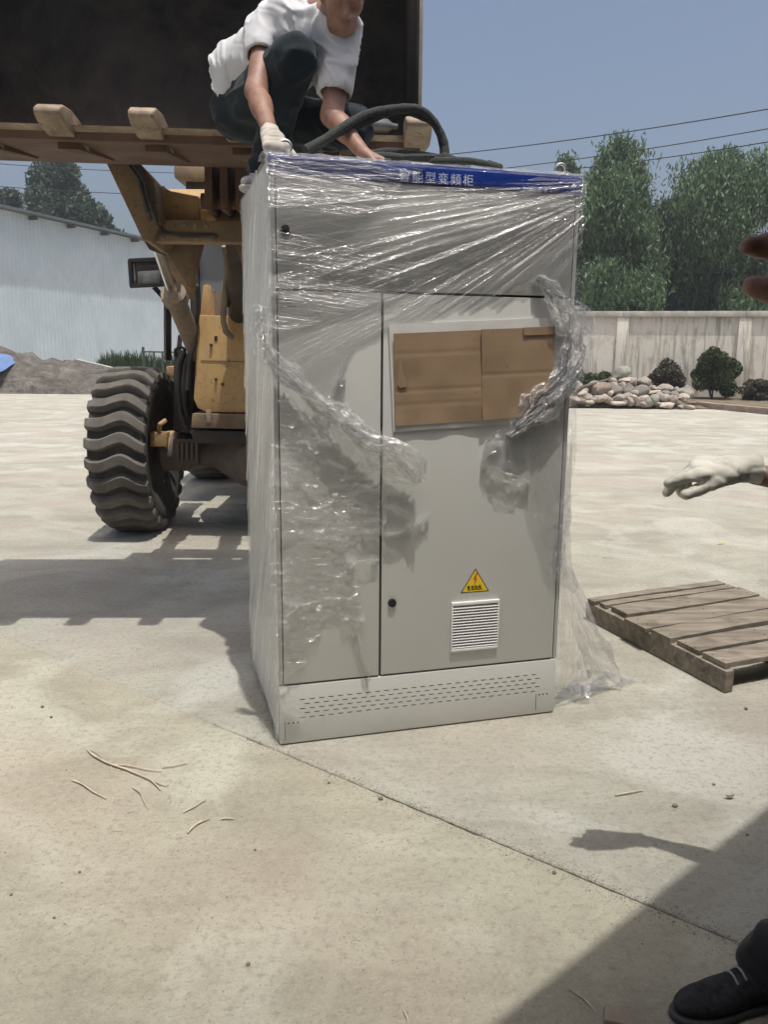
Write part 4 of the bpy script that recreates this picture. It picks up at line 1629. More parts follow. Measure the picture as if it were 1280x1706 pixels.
def front_sheet(name, poly_px, step, wfun, uvfun, hazefun, mat, jag=.012, seed=1):
    poly = [fc(*p) for p in poly_px]
    pu, pv = [p[0] for p in poly], [p[1] for p in poly]
    us = np.arange(min(pu) - .03, max(pu) + .03, step)
    vs = np.arange(min(pv) - .03, max(pv) + .03, step)
    Ug, Vg = np.meshgrid(us, vs, indexing='ij')
    ju = Ug + jag * fbm(Ug * 14, Vg * 14, seed=seed)
    jv = Vg + jag * fbm(Ug * 14, Vg * 14, seed=seed + 7)
    cu_, cv_ = (ju[:-1, :-1] + ju[1:, 1:]) / 2, (jv[:-1, :-1] + jv[1:, 1:]) / 2
    keep = inpoly(cu_, cv_, poly)
    W = wfun(Ug, Vg)
    uvs = uvfun(Ug, Vg)
    hz = hazefun(Ug, Vg)
    V = np.stack([Ug, -W, Vg], -1).reshape(-1, 3)
    F_ = grid_faces(len(us), len(vs), keep)
    V, F_, uvs, hz = compact(V, F_, np.stack(uvs, -1).reshape(-1, 2), np.asarray(hz).ravel())
    return film_obj(name, V, F_, uvs, hz, mat)


# -- taut sheet over the upper front: pleats fan out from the top right corner
FO = np.array(fc(1045, 303))


def fan(Ug, Vg):
    dx, dy = FO[0] - Ug, FO[1] - Vg
    return np.arctan2(dy, dx), np.hypot(dx, dy)


rf = np.random.default_rng(5)
pleats = [(rf.uniform(-.10, .80), rf.uniform(.0012, .0036), rf.uniform(.0008, .0045) * (2 if rf.uniform() < .15 else 1), rf.uniform(.1, 1.1), rf.uniform(.15, .7), rf.uniform(-.05, .05)) for _ in range(150)]


def upper_w(Ug, Vg):
    th, rr = fan(Ug, Vg)
    w_ = .007 + .004 * noise(Ug * 3, Vg * 3, seed=2)
    for t0, sg_, h, r0, rl, bend in pleats:
        c = t0 + bend * (rr - .6)
        e = np.exp(-np.clip((rr - r0) / rl, -3, 3) ** 2 * 2)
        w_ = w_ + h * np.exp(-((th - c) * rr.clip(.15) / (sg_ * 2.2)) ** 2) * e
    return w_ + .0012 * noise(th * 60, rr * 3, seed=4)


def upper_uv(Ug, Vg):
    th, rr = fan(Ug, Vg)
    return th * 5.5 + .03 * noise(rr * 3, th * 4, seed=6), rr * .28


def upper_hz(Ug, Vg):
    th, rr = fan(Ug, Vg)
    b = .55 + .5 * np.exp(-((th - .42) / .12) ** 2) + .35 * noise(th * 9, rr * 2, seed=9)
    b = b + .6 * np.exp(-((Vg - (KH - .0)) / .012) ** 2) 
    b = b * np.where(Vg > vh, .3, 1)
    return np.clip(b, .08, 1.6)


UP = [(446, 255), (620, 266), (652, 288), (700, 299), (800, 305), (872, 303), (902, 290), (973, 290), (968, 400), (962, 525), (930, 500), (905, 470), (880, 484), (830, 492), (760, 510), (690, 536), (640, 556), (590, 580), (576, 610), (572, 665), (520, 655), (470, 625), (447, 600)]
front_sheet('taut_front_film', UP, .0042, upper_w, upper_uv, upper_hz, M['film'], seed=3)


# a second, shorter wrap overlapping below the header
def up2_w(Ug, Vg):
    return upper_w(Ug, Vg) + .004 + .004 * fbm(Ug * 8, Vg * 8, seed=31)


def up2_uv(Ug, Vg):
    return Vg * 5.5 + Ug * .75 + .02 * noise(Ug * 5, Vg * 5, seed=3), Ug * .3


def up2_hz(Ug, Vg):
    return np.clip(.5 + .7 * fbm(Ug * 5, Vg * 9, seed=17), .1, 1.4)


front_sheet('taut_front_film', [(447, 256), (720, 274), (640, 330), (560, 400), (700, 400), (860, 345), (968, 300), (966, 350), (880, 395), (760, 455), (640, 500), (520, 540), (448, 560)], .006, up2_w, up2_uv, up2_hz, M['film'], seed=23)

# -- left flank
def flank():
    step = .0055
    ds = np.arange(-.012, KD + .012, step)
    vs = np.arange(.005, KH + .004, step)
    D, Vg = np.meshgrid(ds, vs, indexing='ij')
    W = .006 + .005 * noise(D * 4, Vg * 3, seed=41) + .008 * np.clip(np.sin(D / KD * math.pi), 0, 1) * np.clip(1.2 - Vg, 0, 1)
    al = Vg * .52 + D * .85                       # pleats running steeply down towards the front
    r = np.random.default_rng(8)
    for _ in range(90):
        c, sg_, h, s0 = r.uniform(0, 2.0), r.uniform(.003, .008), r.uniform(.002, .008), r.uniform(0, 2.2)
        W = W + h * np.exp(-((al - c - .05 * (Vg - s0) ** 2) / sg_) ** 2) * np.exp(-((Vg - s0) / r.uniform(.2, .6)) ** 2)
    W = W + .003 * fbm(D * 25, Vg * 18, seed=43) * np.clip(1.4 - Vg, 0.2, 1)
    W = np.where(D < 0, W * .6, W)
    # cut-off and ragged hem
    hem = .02 + .05 * np.abs(noise(D * 7, D * 0, seed=44))
    keep = ((Vg[:-1, :-1] > hem[:-1, :-1]))
    V = np.stack([-W, D, Vg], -1).reshape(-1, 3)
    uv = np.stack([al * 5.0 + .04 * noise(D * 6, Vg * 6, seed=45), (D * .5 - Vg * .85) * .3], -1).reshape(-1, 2)
    hz = np.clip(.75 + .35 * noise(D * 5, Vg * 5, seed=46) + .35 * np.clip(1.3 - Vg, 0, 1), .2, 1.6).ravel()
    V, F_, uv, hz = compact(V, grid_faces(len(ds), len(vs), keep), uv, hz)
    film_obj('side_film', V, F_, uv, hz, M['film_side'])


flank()


# -- film folded over the top front edge
def top_fold():
    us = np.arange(-.02, KW + .01, .006)
    qs = np.linspace(0, 1, 26)
    Ug, Q = np.meshgrid(us, qs, indexing='ij')
    dep = -.012 + Q * (.16 + .06 * noise(Ug * 6, Ug * 0, seed=51))
    v = KH + .004 + .012 * np.abs(fbm(Ug * 16, Q * 4, seed=52)) + .008 * np.sin(Q * math.pi)
    v = np.where(Q < .08, KH - .012 + Q / .08 * .016, v)
    V = np.stack([Ug, dep, v], -1).reshape(-1, 3)
    uv = np.stack([Q * 3 + Ug * .8, Ug * .8], -1).reshape(-1, 2)
    hz = np.clip(.6 + .6 * fbm(Ug * 9, Q * 3, seed=53), .1, 1.3).ravel()
    film_obj('top_film', V, grid_faces(len(us), len(qs)), uv, hz, M['film_loose'])


top_fold()


# -- bunched ropes
def rope(name, path, width, off, seed, haze=1.0, layers=4, thick=.030):
    """bunched film: several crumpled ribbons that wander about one path (px, widths px, distance before the front)"""
    pts = np.array([fc(*p) for p in path])
    wd = np.array(width) / F_PX * 3.05 / 2
    of = np.array(off)
    L = np.concatenate([[0], np.cumsum(np.linalg.norm(np.diff(pts, axis=0), axis=1))])
    n = max(int(L[-1] / .0045), 12)
    s = np.linspace(0, L[-1], n)
    P = np.stack([np.interp(s, L, pts[:, k]) for k in (0, 1)], 1)
    ker = np.ones(13) / 13
    Pp = np.pad(P, ((6, 6), (0, 0)), mode='edge')
    P = np.stack([np.convolve(Pp[:, k], ker, 'valid') for k in (0, 1)], 1)
    W = np.interp(s, L, wd)
    O = np.interp(s, L, of)
    T = np.gradient(P, axis=0)
    T /= np.linalg.norm(T, axis=1)[:, None]
    N = np.stack([-T[:, 1], T[:, 0]], 1)
    for ly in range(layers):
        m_ = 30
        q = np.linspace(-1, 1, m_)
        S, Q = np.meshgrid(s, q, indexing='ij')
        sd = seed * 10 + ly * 17
        cen = 0 if layers == 1 else (.80 * noise(s * 4.5, s * 0 + ly * 3.3, seed=sd) + .25 * noise(s * 13, s * 0, seed=sd + 1)) * W
        half = W * (1.0 if layers == 1 else (.34 + .30 * noise(s * 7, s * 0 + ly, seed=sd + 2)))
        ed = 1 + .38 * noise(S * 26, Q * 1.5 + ly, seed=sd + 3)
        off_ = np.asarray(cen)[:, None] + half[:, None] * Q * ed if layers > 1 else half[:, None] * Q * ed
        z = O[:, None] * (.55 + .6 * ly / max(layers, 1)) + thick * (1 - Q ** 2) * .22
        rid = 1 - np.abs(noise(Q * 2.6 + 1.1 * noise(S * 9, Q, seed=sd + 4), S * 17, seed=sd + 5)) * 2
        rid2 = 1 - np.abs(noise(Q * 5 + 2, S * 46, seed=sd + 6)) * 2
        z = z + .010 * noise(Q * 3 + .8 * noise(S * 5, Q * 0, seed=sd + 7), S * 3.5, seed=sd + 8) + .008 * rid + .0035 * rid2
        z = np.maximum(z, .005)
        V = np.stack([P[:, 0][:, None] + N[:, 0][:, None] * off_, -z, P[:, 1][:, None] + N[:, 1][:, None] * off_], -1)
        uv = np.stack([off_ * 1.1 + .05 * noise(S * 8, Q * 2, seed=sd), S * .7 + ly * .37], -1).reshape(-1, 2)
        hz = haze * np.clip(.9 + .8 * noise(S * 14, Q * 2, seed=sd + 9) + .5 * (np.abs(Q) > .9), .08, 2)
        hole = noise(S * 22, Q * 2.2, seed=sd + 11)[:-1, :-1] + .35 * (np.abs(Q[:-1, :-1]) > .75)
        keep = hole < (.62 if layers > 1 else .5)
        Vv, F_, uv, hz = compact(V.reshape(-1, 3), grid_faces(n, m_, keep), uv, hz.ravel())
        film_obj(name, Vv, F_, uv, hz, M['film_rope'])


rope('film_rope', [(433, 505), (428, 545), (436, 588), (462, 622), (505, 652), (560, 690), (612, 722), (652, 752), (676, 778), (690, 803)], [20, 30, 42, 44, 44, 50, 58, 64, 56, 16], [.014, .02, .03, .035, .04, .05, .06, .07, .075, .07], 61, 1.0, 6)
rope('film_rope', [(500, 650), (560, 700), (620, 745), (668, 778), (692, 806)], [20, 66, 84, 60, 10], [.03, .04, .045, .05, .06], 62, .35, 2)
rope('film_rope', [(888, 462), (903, 478), (925, 500), (945, 522), (962, 548), (957, 585), (938, 622), (912, 655), (884, 684), (858, 708), (843, 728)], [18, 34, 58, 80, 78, 60, 56, 66, 70, 50, 14], [.012, .018, .03, .035, .04, .045, .045, .04, .035, .03, .02], 63, 1.0, 7)
rope('film_rope', [(838, 722), (815, 745), (800, 768)], [30, 22, 6], [.02, .015, .01], 64, .35, 1, .012)
rope('film_rope', [(800, 768), (825, 790), (858, 800), (885, 806)], [8, 20, 18, 6], [.02, .03, .03, .02], 65, .5, 1, .012)
rope('film_rope', [(574, 588), (572, 612), (560, 640), (545, 665)], [6, 12, 16, 10], [.012, .018, .02, .02], 66, .7, 1, .012)
rope('film_rope', [(945, 820), (938, 860), (930, 900), (932, 940), (948, 968), (962, 985)], [14, 26, 24, 26, 24, 16], [.012, .02, .02, .02, .015, .01], 67, .8, 1, .016)


# -- loose lower left sheet, crumpled
def loose_w(Ug, Vg):
    e = .012 + .030 * np.clip((Vg - .55) / 1.0, 0, 1) + .006 * np.clip(fbm(Ug * 5, Vg * 5, seed=71), -.4, 1)
    cr = 1 - np.abs(fbm(Ug * 9 + .4 * noise(Ug * 6, Vg * 6, seed=72), Vg * 13, seed=73, o=3)) * 2.0
    cr2 = 1 - np.abs(noise(Ug * 9 + .6 * noise(Ug * 11, Vg * 11, seed=82), Vg * 34 + Ug * 6, seed=83)) * 3.2
    e = e + .010 * np.clip(cr, 0, 1) ** 5 + .0045 * np.clip(cr2, 0, 1) + .0018 * fbm(Ug * 40, Vg * 50, seed=74)
    return np.maximum(e, .005)


def loose_uv(Ug, Vg):
    return Vg * 1.5 + Ug * .25 + .05 * noise(Ug * 6, Vg * 6, seed=75), Ug * .5 - Vg * .1 + .05 * noise(Ug * 5, Vg * 5, seed=76)


def loose_hz(Ug, Vg):
    b = .75 + .30 * fbm(Ug * 4, Vg * 5, seed=77)
    for px, py, r, a in ((540, 985, .10, .9), (480, 1010, .07, 1.2), (560, 900, .10, .4), (500, 1180, .05, 1.3), (610, 800, .10, .4)):
        c = fc(px, py)
        b = b + a * np.exp(-((Ug - c[0]) ** 2 + (Vg - c[1]) ** 2) / r ** 2)
    return np.clip(b, .06, 1.7)


LOW = [(447, 600), (500, 650), (560, 690), (640, 750), (690, 800), (640, 806), (650, 840), (636, 890), (575, 880), (585, 930), (600, 985), (604, 1030), (585, 1060), (560, 1018), (535, 1030), (528, 1062), (500, 1072), (512, 1100), (480, 1120), (478, 1150), (490, 1170), (512, 1198), (488, 1205), (470, 1240), (455, 1000)]
front_sheet('loose_film', LOW, .005, loose_w, loose_uv, loose_hz, M['film_loose'], .02, 78)
# thin strands and small rags torn off the hem
rope('film_strand', [(586, 1030), (597, 1075), (612, 1110), (614, 1135)], [10, 12, 8, 3], [.015, .02, .022, .02], 91, .3, 1, .008)
rope('film_strand', [(600, 880), (650, 890), (690, 872), (717, 852)], [4, 6, 5, 3], [.02, .03, .03, .02], 92, .6, 1, .006)
rope('film_strand', [(575, 936), (605, 934), (634, 930)], [5, 7, 4], [.015, .02, .01], 93, .8, 1, .006)
rope('film_strand', [(640, 842), (670, 850), (684, 855)], [12, 10, 3], [.03, .035, .03], 94, .4, 1, .01)


# -- sheet over the right part of the right door
def rgt_w(Ug, Vg):
    e = .010 + .014 * np.clip(fbm(Ug * 5, Vg * 3, seed=101), -.3, 1)
    cr = 1 - np.abs(fbm(Ug * 12, Vg * 5, seed=103, o=3)) * 2.2
    return np.maximum(e + .012 * np.clip(cr, 0, 1) ** 3, .005)


RGT = [(800, 770), (842, 716), (884, 684), (925, 640), (956, 590), (962, 640), (952, 800), (944, 900), (936, 975), (915, 960), (905, 920), (900, 880), (880, 850), (860, 800), (830, 790)]
front_sheet('loose_film', RGT, .005, rgt_w, lambda a, b: (a * 1.4 + .06 * noise(a * 6, b * 4, seed=104), b * .4),
            lambda a, b: np.clip(.75 + .30 * fbm(a * 5, b * 3, seed=105), .06, 1.3), M['film_loose'], .02, 106)
RG2 = [(962, 300), (972, 300), (962, 560), (950, 545), (930, 505), (905, 470), (930, 400)]


# -- skirt trailing from the right edge down to the ground
def skirt():
    ns_, nt = 70, 210
    S, T_ = np.meshgrid(np.linspace(0, 1, ns_), np.linspace(0, 1, nt), indexing='ij')
    top = K(KW + .004, .03, fc(955, 720)[1])
    inner = [K(KW + .006, .02, top.z * (1 - t)) for t in np.linspace(0, 1, nt)]
    op = [(958, 720, K(KW, .05, 0).y), (953, 800, None), (951, 880, None), (955, 940, None), (975, 990, None), (1008, 1050, None), (1040, 1100, None), (1066, 1132, None)]
    g_out = G(1066, 1132, .012)
    yo = np.linspace(K(KW, .05, 0).y, g_out.y, 8)
    outer_k = [np.array(U(a, b, y)) for (a, b, _), y in zip(op, yo)]
    tt = np.linspace(0, 1, 8)
    tv = np.linspace(0, 1, nt)
    outer = np.stack([np.interp(tv, tt, [k[i] for k in outer_k]) for i in range(3)], 1)
    inner = np.array([p[:] for p in inner])
    P = inner[None] * (1 - S[..., None]) + outer[None] * S[..., None]
    nrm = np.array((-.25, -.95, .15))
    fold = (.035 * np.sin(S * 15 + 2.0 * T_ + 1.5 * noise(S * 3, T_ * 3, seed=111)) * T_ ** 1.2 + .022 * noise(S * 9, T_ * 6, seed=112) * (.3 + T_) + .012 * noise(S * 22, T_ * 22, seed=113))
    P = P + fold[..., None] * nrm
    hem = np.clip((T_ - .93) / .07, 0, 1)
    P[..., 2] = np.where(P[..., 2] < .008, .008 + .02 * np.abs(noise(S * 12, T_ * 30, seed=114)), P[..., 2])
    P[..., 1] += -.06 * hem * np.sin(S * math.pi)
    loc = ROOT[filmo.name].inverted()
    Vw = P.reshape(-1, 3)
    A = np.array(loc)
    V = Vw @ A[:3, :3].T + A[:3, 3]
    uv = np.stack([S * .6 + .06 * noise(S * 4, T_ * 5, seed=115), T_ * .5], -1).reshape(-1, 2)
    hz = np.clip(.55 + .5 * noise(S * 4, T_ * 6, seed=116) + .5 * (T_ > .6) * S, .1, 1.4).ravel()
    rag = noise(S * 8, T_ * 3, seed=117)[:-1, :-1]
    keep = (T_[:-1, :-1] > .10 + .16 * noise(S * 5, S * 0, seed=119)[:-1, :-1] + .25 * S[:-1, :-1] * (1 - S[:-1, :-1])) & ~((T_[:-1, :-1] > .96 + .05 * rag)) & ~((S[:-1, :-1] > .93 + .08 * noise(T_ * 14, S * 0, seed=118)[:-1, :-1]))
    V, F_, uv, hz = compact(V, grid_faces(ns_, nt, keep), uv, hz)
    film_obj('trailing_film', V, F_, uv, hz, M['film_trail'])
    # rag lying on the slab beside the foot
    ns2, nt2 = 60, 40
    S, T_ = np.meshgrid(np.linspace(0, 1, ns2), np.linspace(0, 1, nt2), indexing='ij')
    a, b, c2, d2 = [np.array(G(*p)) for p in ((926, 1180), (1062, 1138), (985, 1112), (928, 1158))]
    P = (a * (1 - S[..., None]) + b * S[..., None]) * (1 - T_[..., None]) + (d2 * (1 - S[..., None]) + c2 * S[..., None]) * T_[..., None]
    P[..., 2] = .006 + .035 * np.abs(fbm(S * 5, T_ * 4, seed=121)) * np.sin(np.clip(S, .05, .95) * math.pi)
    V = P.reshape(-1, 3) @ A[:3, :3].T + A[:3, 3]
    uv = np.stack([T_ * .5, S * .6], -1).reshape(-1, 2)
    keep = noise(S * 6, T_ * 6, seed=122)[:-1, :-1] < .35
    V, F_, uv, hz = compact(V, grid_faces(ns2, nt2, keep), uv, np.clip(.5 + .5 * noise(S * 6, T_ * 5, seed=123), .1, 1).ravel())
    film_obj('film_rag', V, F_, uv, hz, M['film_trail'])


skirt()
# ================================================================== WHEEL LOADER
ld_ = thing('wheel_loader', 'yellow wheel loader facing the yard with its dark toothed bucket raised', 'wheel loader', (-1.10, 7.0, 0))


def pl(name, poly, y, th, mat, bevel=.006, parent=ld_, sweep=None):
    p, v = plate(poly, y, th)
    return MB().prism(p, sweep or v).build(name, mat, parent, bevel)


# ---- wheels
WR, WW = .70, .45
tyre = MB()
hw = WW / 2
prof = [(.36, -hw * .62), (.40, -hw * .80), (.50, -hw * 1.0), (.58, -hw * 1.04), (.635, -hw * .97), (.640, -hw * .75), (.643, 0), (.640, hw * .75), (.635, hw * .97), (.58, hw * 1.04), (.50, hw * 1.0), (.40, hw * .80), (.36, hw * .62)]
lug = MB()
nl, nw = 25, 14
ring = []
for k in range(nw + 1):
    q = -1.06 + 2.12 * k / nw
    x = q * hw
    wave = .030 * math.sin((q + .15) * 3.6) - .030 * max(0, q - .35) * 1.6 - .022 * max(0, -q - .6)
    ro = .705 - .045 * max(0, abs(q) - .78) / .28 - .004 * q * q
    rin = .630 if abs(q) < .95 else .60
    half = .047 - .010 * max(0, abs(q) - .6)
    rr_ = []
    for r_, a_ in ((rin, -half - .012), (ro - .012, -half), (ro, -half + .012), (ro, half - .012), (ro - .012, half), (rin, half + .012)):
        t = (a_ + wave) / .70
        rr_.append((x, -math.cos(t) * r_, math.sin(t) * r_))
    ring.append(rr_)
V = [p for r_ in ring for p in r_]
F_ = []
for k in range(nw):
    for j in range(5):
        a = k * 6 + j
        F_.append((a, a + 6, a + 7, a + 1))
F_ += [(5, 4, 3, 2, 1, 0), tuple(nw * 6 + j for j in range(6))]
lug_me = lug.add(V, F_).mesh('tread_lug')
smooth(lug_me, 38)
lug_me.materials.append(M['tread'])


def wheel(c, parent):
    me = MB().lathe(prof, (0, 0, 0), (1, 0, 0), 56).mesh('wheel')
    smooth(me, 50)
    me.materials.append(M['tyre'])
    o = bpy.data.objects.new('wheel', me)
    C.objects.link(o)
    o.parent = parent
    o.location = Vector(c) - parent.location
    ROOT[o.name] = Matrix.Identity(4)
    for i in range(nl):
        g_ = bpy.data.objects.new('tread_lug', lug_me)
        C.objects.link(g_)
        g_.parent = o
        g_.rotation_euler = (2 * math.pi * i / nl + .05, 0, 0)
    r_ = MB().lathe([(.40, -.14), (.385, -.10), (.36, -.09), (.34, .02), (.2, .05), (.2, -.02), (.34, -.06)], (0, 0, 0), (1, 0, 0), 40)
    link('rim', r_.mesh('rim'), M['yel_dirty'], o, False, 40)
    r_ = MB()
    for i in range(14):
        a = 2 * math.pi * i / 14
        r_.lathe([(.02, .03), (.02, .085)], (0, .26 * math.cos(a), .26 * math.sin(a)), (1, 0, 0), 6)
    link('wheel_bolts', r_.mesh('wheel_bolts'), M['dark_metal'], o, False, 40)
    return o


AX = -1.10
wf = wheel((-2.13, 7.0, .695), ld_)
for x, y in ((-.07, 7.0), (-2.13, 10.0), (-.07, 10.0)):
    c = wf.copy()
    C.objects.link(c)
    c.location = Vector((x, y, .695)) - ld_.location
    for ch in list(wf.children):
        d = ch.copy()
        C.objects.link(d)
        d.parent = c
    if x > -1: c.rotation_euler = (0, 0, math.pi)
# ---- axle
m = MB().lathe([(.10, -.86), (.17, -.80), (.17, -.60), (.125, -.55), (.13, -.38), (.20, -.28), (.285, -.12), (.30, 0), (.285, .12), (.20, .28), (.13, .38), (.125, .55), (.17, .60), (.17, .80), (.10, .86)], (AX, 7.0, .68), (1, 0, 0), 32)
m.build('front_axle', M['axle'], ld_)
m = MB().lathe([(.24, 0), (.24, .05), (.19, .07), (.12, .12)], (AX, 6.75, .66), (0, -1, 0), 28)
for i in range(10):
    a = 2 * math.pi * i / 10
    m.lathe([(.014, .04), (.014, .075)], (AX + .21 * math.cos(a), 6.75, .66 + .21 * math.sin(a)), (0, -1, 0), 6)
m.build('axle_cover', M['axle'], ld_)
m = MB()
for i in range(5):
    px = 293 + i * 8
    m.prism([U(px, 738, 6.78), U(px + 4, 738, 6.78), U(px + 4, 768, 6.78), U(px, 768, 6.78)], (0, .1, 0))
m.prism([U(288, 731, 6.82), U(331, 732, 6.82), U(330, 774, 6.82), U(288, 773, 6.82)], (0, .2, 0))
m.build('axle_bracket', M['axle'], ld_, .004)
for sx in (-1, 1):
    m = MB().lathe([(.05, -.03), (.16, -.02), (.17, .06), (.12, .12), (.08, .17)], (AX + sx * (1.03 - .24), 7.0, .69), (-sx, 0, 0), 24)
    m.box((AX + sx * .80 - .07, 6.80, .74), (AX + sx * .80 + .07, 6.92, .86))
    m.tube([(AX + sx * .80, 6.82, .86), (AX + sx * .78, 6.80, .93), (AX + sx * .74, 6.84, .96)], .022, 8)
    m.build('brake_hub', M['yel'], ld_, .006)
m = MB().lathe([(.10, -.86), (.17, -.80), (.125, -.55), (.13, -.38), (.285, -.12), (.285, .12), (.13, .38), (.125, .55), (.17, .80), (.10, .86)], (AX, 10.0, .68), (1, 0, 0), 24)
m.build('rear_axle', M['axle'], ld_)
# ---- front frame
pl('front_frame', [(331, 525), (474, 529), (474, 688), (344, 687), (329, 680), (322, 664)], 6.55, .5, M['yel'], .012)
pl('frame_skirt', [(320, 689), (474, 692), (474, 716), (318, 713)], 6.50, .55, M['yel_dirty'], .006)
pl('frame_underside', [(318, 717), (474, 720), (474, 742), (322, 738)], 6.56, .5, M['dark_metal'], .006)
pl('frame_post', [(333, 526), (338, 476), (345, 473), (351, 526)], 6.62, .14, M['yel'], .006)
pl('access_slot', [(357, 560), (362, 560), (362, 568), (357, 568)], 6.545, .02, M['gap'], 0)
m = MB()
for px, py in ((352, 575), (360, 632), (371, 640)):
    m.lathe([(.012, 0), (.012, .02)], U(px, py, 6.55), (0, -1, 0), 8)
m.build('frame_bolts', M['dark_metal'], ld_)
pl('identity_plate', [(343, 682), (352, 682), (352, 704), (343, 704)], 6.494, .006, M['lip'], .001)
pl('front_frame_side', [(289, 592), (324, 592), (320, 718), (288, 716)], 6.80, .35, M['dark_metal'], .01)
MB().box((-1.55, 7.1, .62), (-.65, 9.4, 1.15)).build('articulation_frame', M['dark_metal'], ld_, .02)
for s in (-1, 1):
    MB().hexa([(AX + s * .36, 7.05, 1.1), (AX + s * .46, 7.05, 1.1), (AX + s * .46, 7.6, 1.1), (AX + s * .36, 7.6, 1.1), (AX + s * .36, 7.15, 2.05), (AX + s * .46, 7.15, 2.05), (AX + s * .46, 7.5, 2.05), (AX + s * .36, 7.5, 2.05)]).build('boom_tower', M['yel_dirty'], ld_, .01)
# ---- boom: two arms, cross tube and bar
for s in (-1, 1):
    def mir(pts):
        return [Vector((2 * AX - p.x, p.y, p.z)) if s > 0 else p for p in pts]
    p = mir([U(*q, 5.1) for q in ((170, 258), (214, 258), (233, 272), (257, 300), (266, 372), (252, 404), (236, 398))])
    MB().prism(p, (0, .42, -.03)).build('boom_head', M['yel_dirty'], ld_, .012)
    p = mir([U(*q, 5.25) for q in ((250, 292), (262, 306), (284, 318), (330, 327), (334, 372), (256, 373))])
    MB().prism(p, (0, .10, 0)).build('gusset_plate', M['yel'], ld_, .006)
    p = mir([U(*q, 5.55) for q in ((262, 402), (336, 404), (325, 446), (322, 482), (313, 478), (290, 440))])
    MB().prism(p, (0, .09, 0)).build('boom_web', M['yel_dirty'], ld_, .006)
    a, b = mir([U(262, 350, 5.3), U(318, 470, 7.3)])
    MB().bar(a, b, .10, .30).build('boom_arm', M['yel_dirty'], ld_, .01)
    a, b, c, d = mir([U(262, 412, 5.62), U(290, 492, 6.12), U(330, 592, 6.85), U(283, 474, 6.0)])
    MB().tube([a, d, b], .036, 14).build('cylinder_rod', M['chrome'], ld_)
    m = MB().tube([b, c], .074, 18)
    dr = (c - b).normalized()
    m.tube([b - dr * .03, b + dr * .07], .092, 18)
    m.build('lift_cylinder', M['cyl'], ld_, sm=35)
    q0, q1 = mir([U(281, 497, 6.1), U(276, 503, 6.12)])
    MB().tube([q0, q1], .035, 10).build('pipe_clamp', M['lip'], ld_)
    p = mir([U(*q, 5.5) for q in ((246, 378), (262, 366), (275, 378), (275, 412), (262, 420), (248, 416), (238, 400))])
    MB().prism(p, (0, .22, 0)).build('pin_boss', M['dark_metal'], ld_, .012)
a, b = U(258, 352, 5.55), U(258, 352, 5.55)
b = Vector((2 * AX - a.x, a.y, a.z))
MB().tube([a, b], .135, 28).build('cross_tube', M['yel'], ld_, sm=35)
a = U(258, 387, 5.22)
b = Vector((2 * AX - a.x, a.y, a.z))
MB().bar(a, b, .14, .125).build('cross_bar', M['yel_dirty'], ld_, .006)
# ---- tilt linkage in the middle
for px0, px1 in ((340, 352), (366, 378), (392, 404)):
    pl('tilt_bracket', [(px0, 258), (px1, 258), (px1 + 2, 338), (px1 - 2, 350), (px0 + 2, 350), (px0, 338)], 4.98, .30, M['rust'], .006)
MB().tube([U(336, 335, 5.12), U(410, 337, 5.12)], .045, 14).build('link_pin', M['rust'], ld_)
MB().bar(U(383, 300, 5.2), U(398, 430, 6.0), .14, .2).build('tilt_link', M['dark_metal'], ld_, .01)
MB().tube([U(398, 420, 5.9), U(400, 560, 6.9)], .09, 16).build('tilt_cylinder', M['dark_metal'], ld_, sm=35)
# ---- hoses
hoses = [[(374, 410, 6.2), (378, 436, 6.25), (377, 470, 6.3), (373, 505, 6.35), (372, 535, 6.4), (376, 552, 6.45), (386, 562, 6.5)],
         [(381, 410, 6.25), (386, 440, 6.3), (382, 476, 6.35), (377, 510, 6.4)],
         [(306, 585, 6.74), (299, 605, 6.72), (296, 640, 6.7), (298, 672, 6.72), (306, 695, 6.75)],
         [(318, 588, 6.74), (310, 606, 6.72), (306, 640, 6.7), (307, 672, 6.72), (312, 695, 6.75)],
         [(292, 592, 6.78), (292, 583, 6.75), (300, 577, 6.75), (307, 581, 6.76), (308, 592, 6.8)]]
for i, h in enumerate(hoses):
    MB().tube([U(*p) for p in h], .024 if i != 4 else .014, 10).build('hydraulic_hose', M['cyl'] if i == 0 else M['hose'], ld_)
for px, py, y in ((255, 384, 5.48), (292, 496, 6.0)):
    MB().lathe([(.045, 0), (.045, .02), (.02, .03)], U(px, py, y), (0, -1, 0), 16).build('pivot_pin', M['lip'], ld_)
for px, py in ((272, 375), (290, 376), (308, 376), (326, 377), (344, 378), (272, 398), (300, 399), (328, 400), (356, 400)):
    MB().lathe([(.013, 0), (.013, .016), (.006, .018)], U(px, py, 5.16), (0, -1, 0), 6).build('bolt', M['lip'], ld_)
MB().tube([U(205, 262, 5.06), U(232, 300, 5.06), U(246, 352, 5.06), U(258, 392, 5.2), U(262, 410, 5.5)], .016, 8).build('hydraulic_pipe', M['hose'], ld_)
MB().tube([U(214, 262, 5.06), U(240, 300, 5.06), U(253, 350, 5.06), U(268, 388, 5.14), U(300, 392, 5.14), U(360, 394, 5.14)], .014, 8).build('hydraulic_pipe', M['hose'], ld_)
MB().tube([U(326, 475, 6.4), U(330, 505, 6.5), U(326, 560, 6.52), U(316, 600, 6.6), U(312, 650, 6.62)], .018, 8).build('hydraulic_hose', M['hose'], ld_)
MB().tube([U(300, 560, 6.9), U(294, 620, 6.72), U(300, 690, 6.70), U(312, 720, 6.72)], .02, 8).build('hydraulic_hose', M['hose'], ld_)
pl('frame_seam', [(334, 600), (474, 603), (474, 605), (334, 602)], 6.546, .008, M['yel_dirty'], 0)
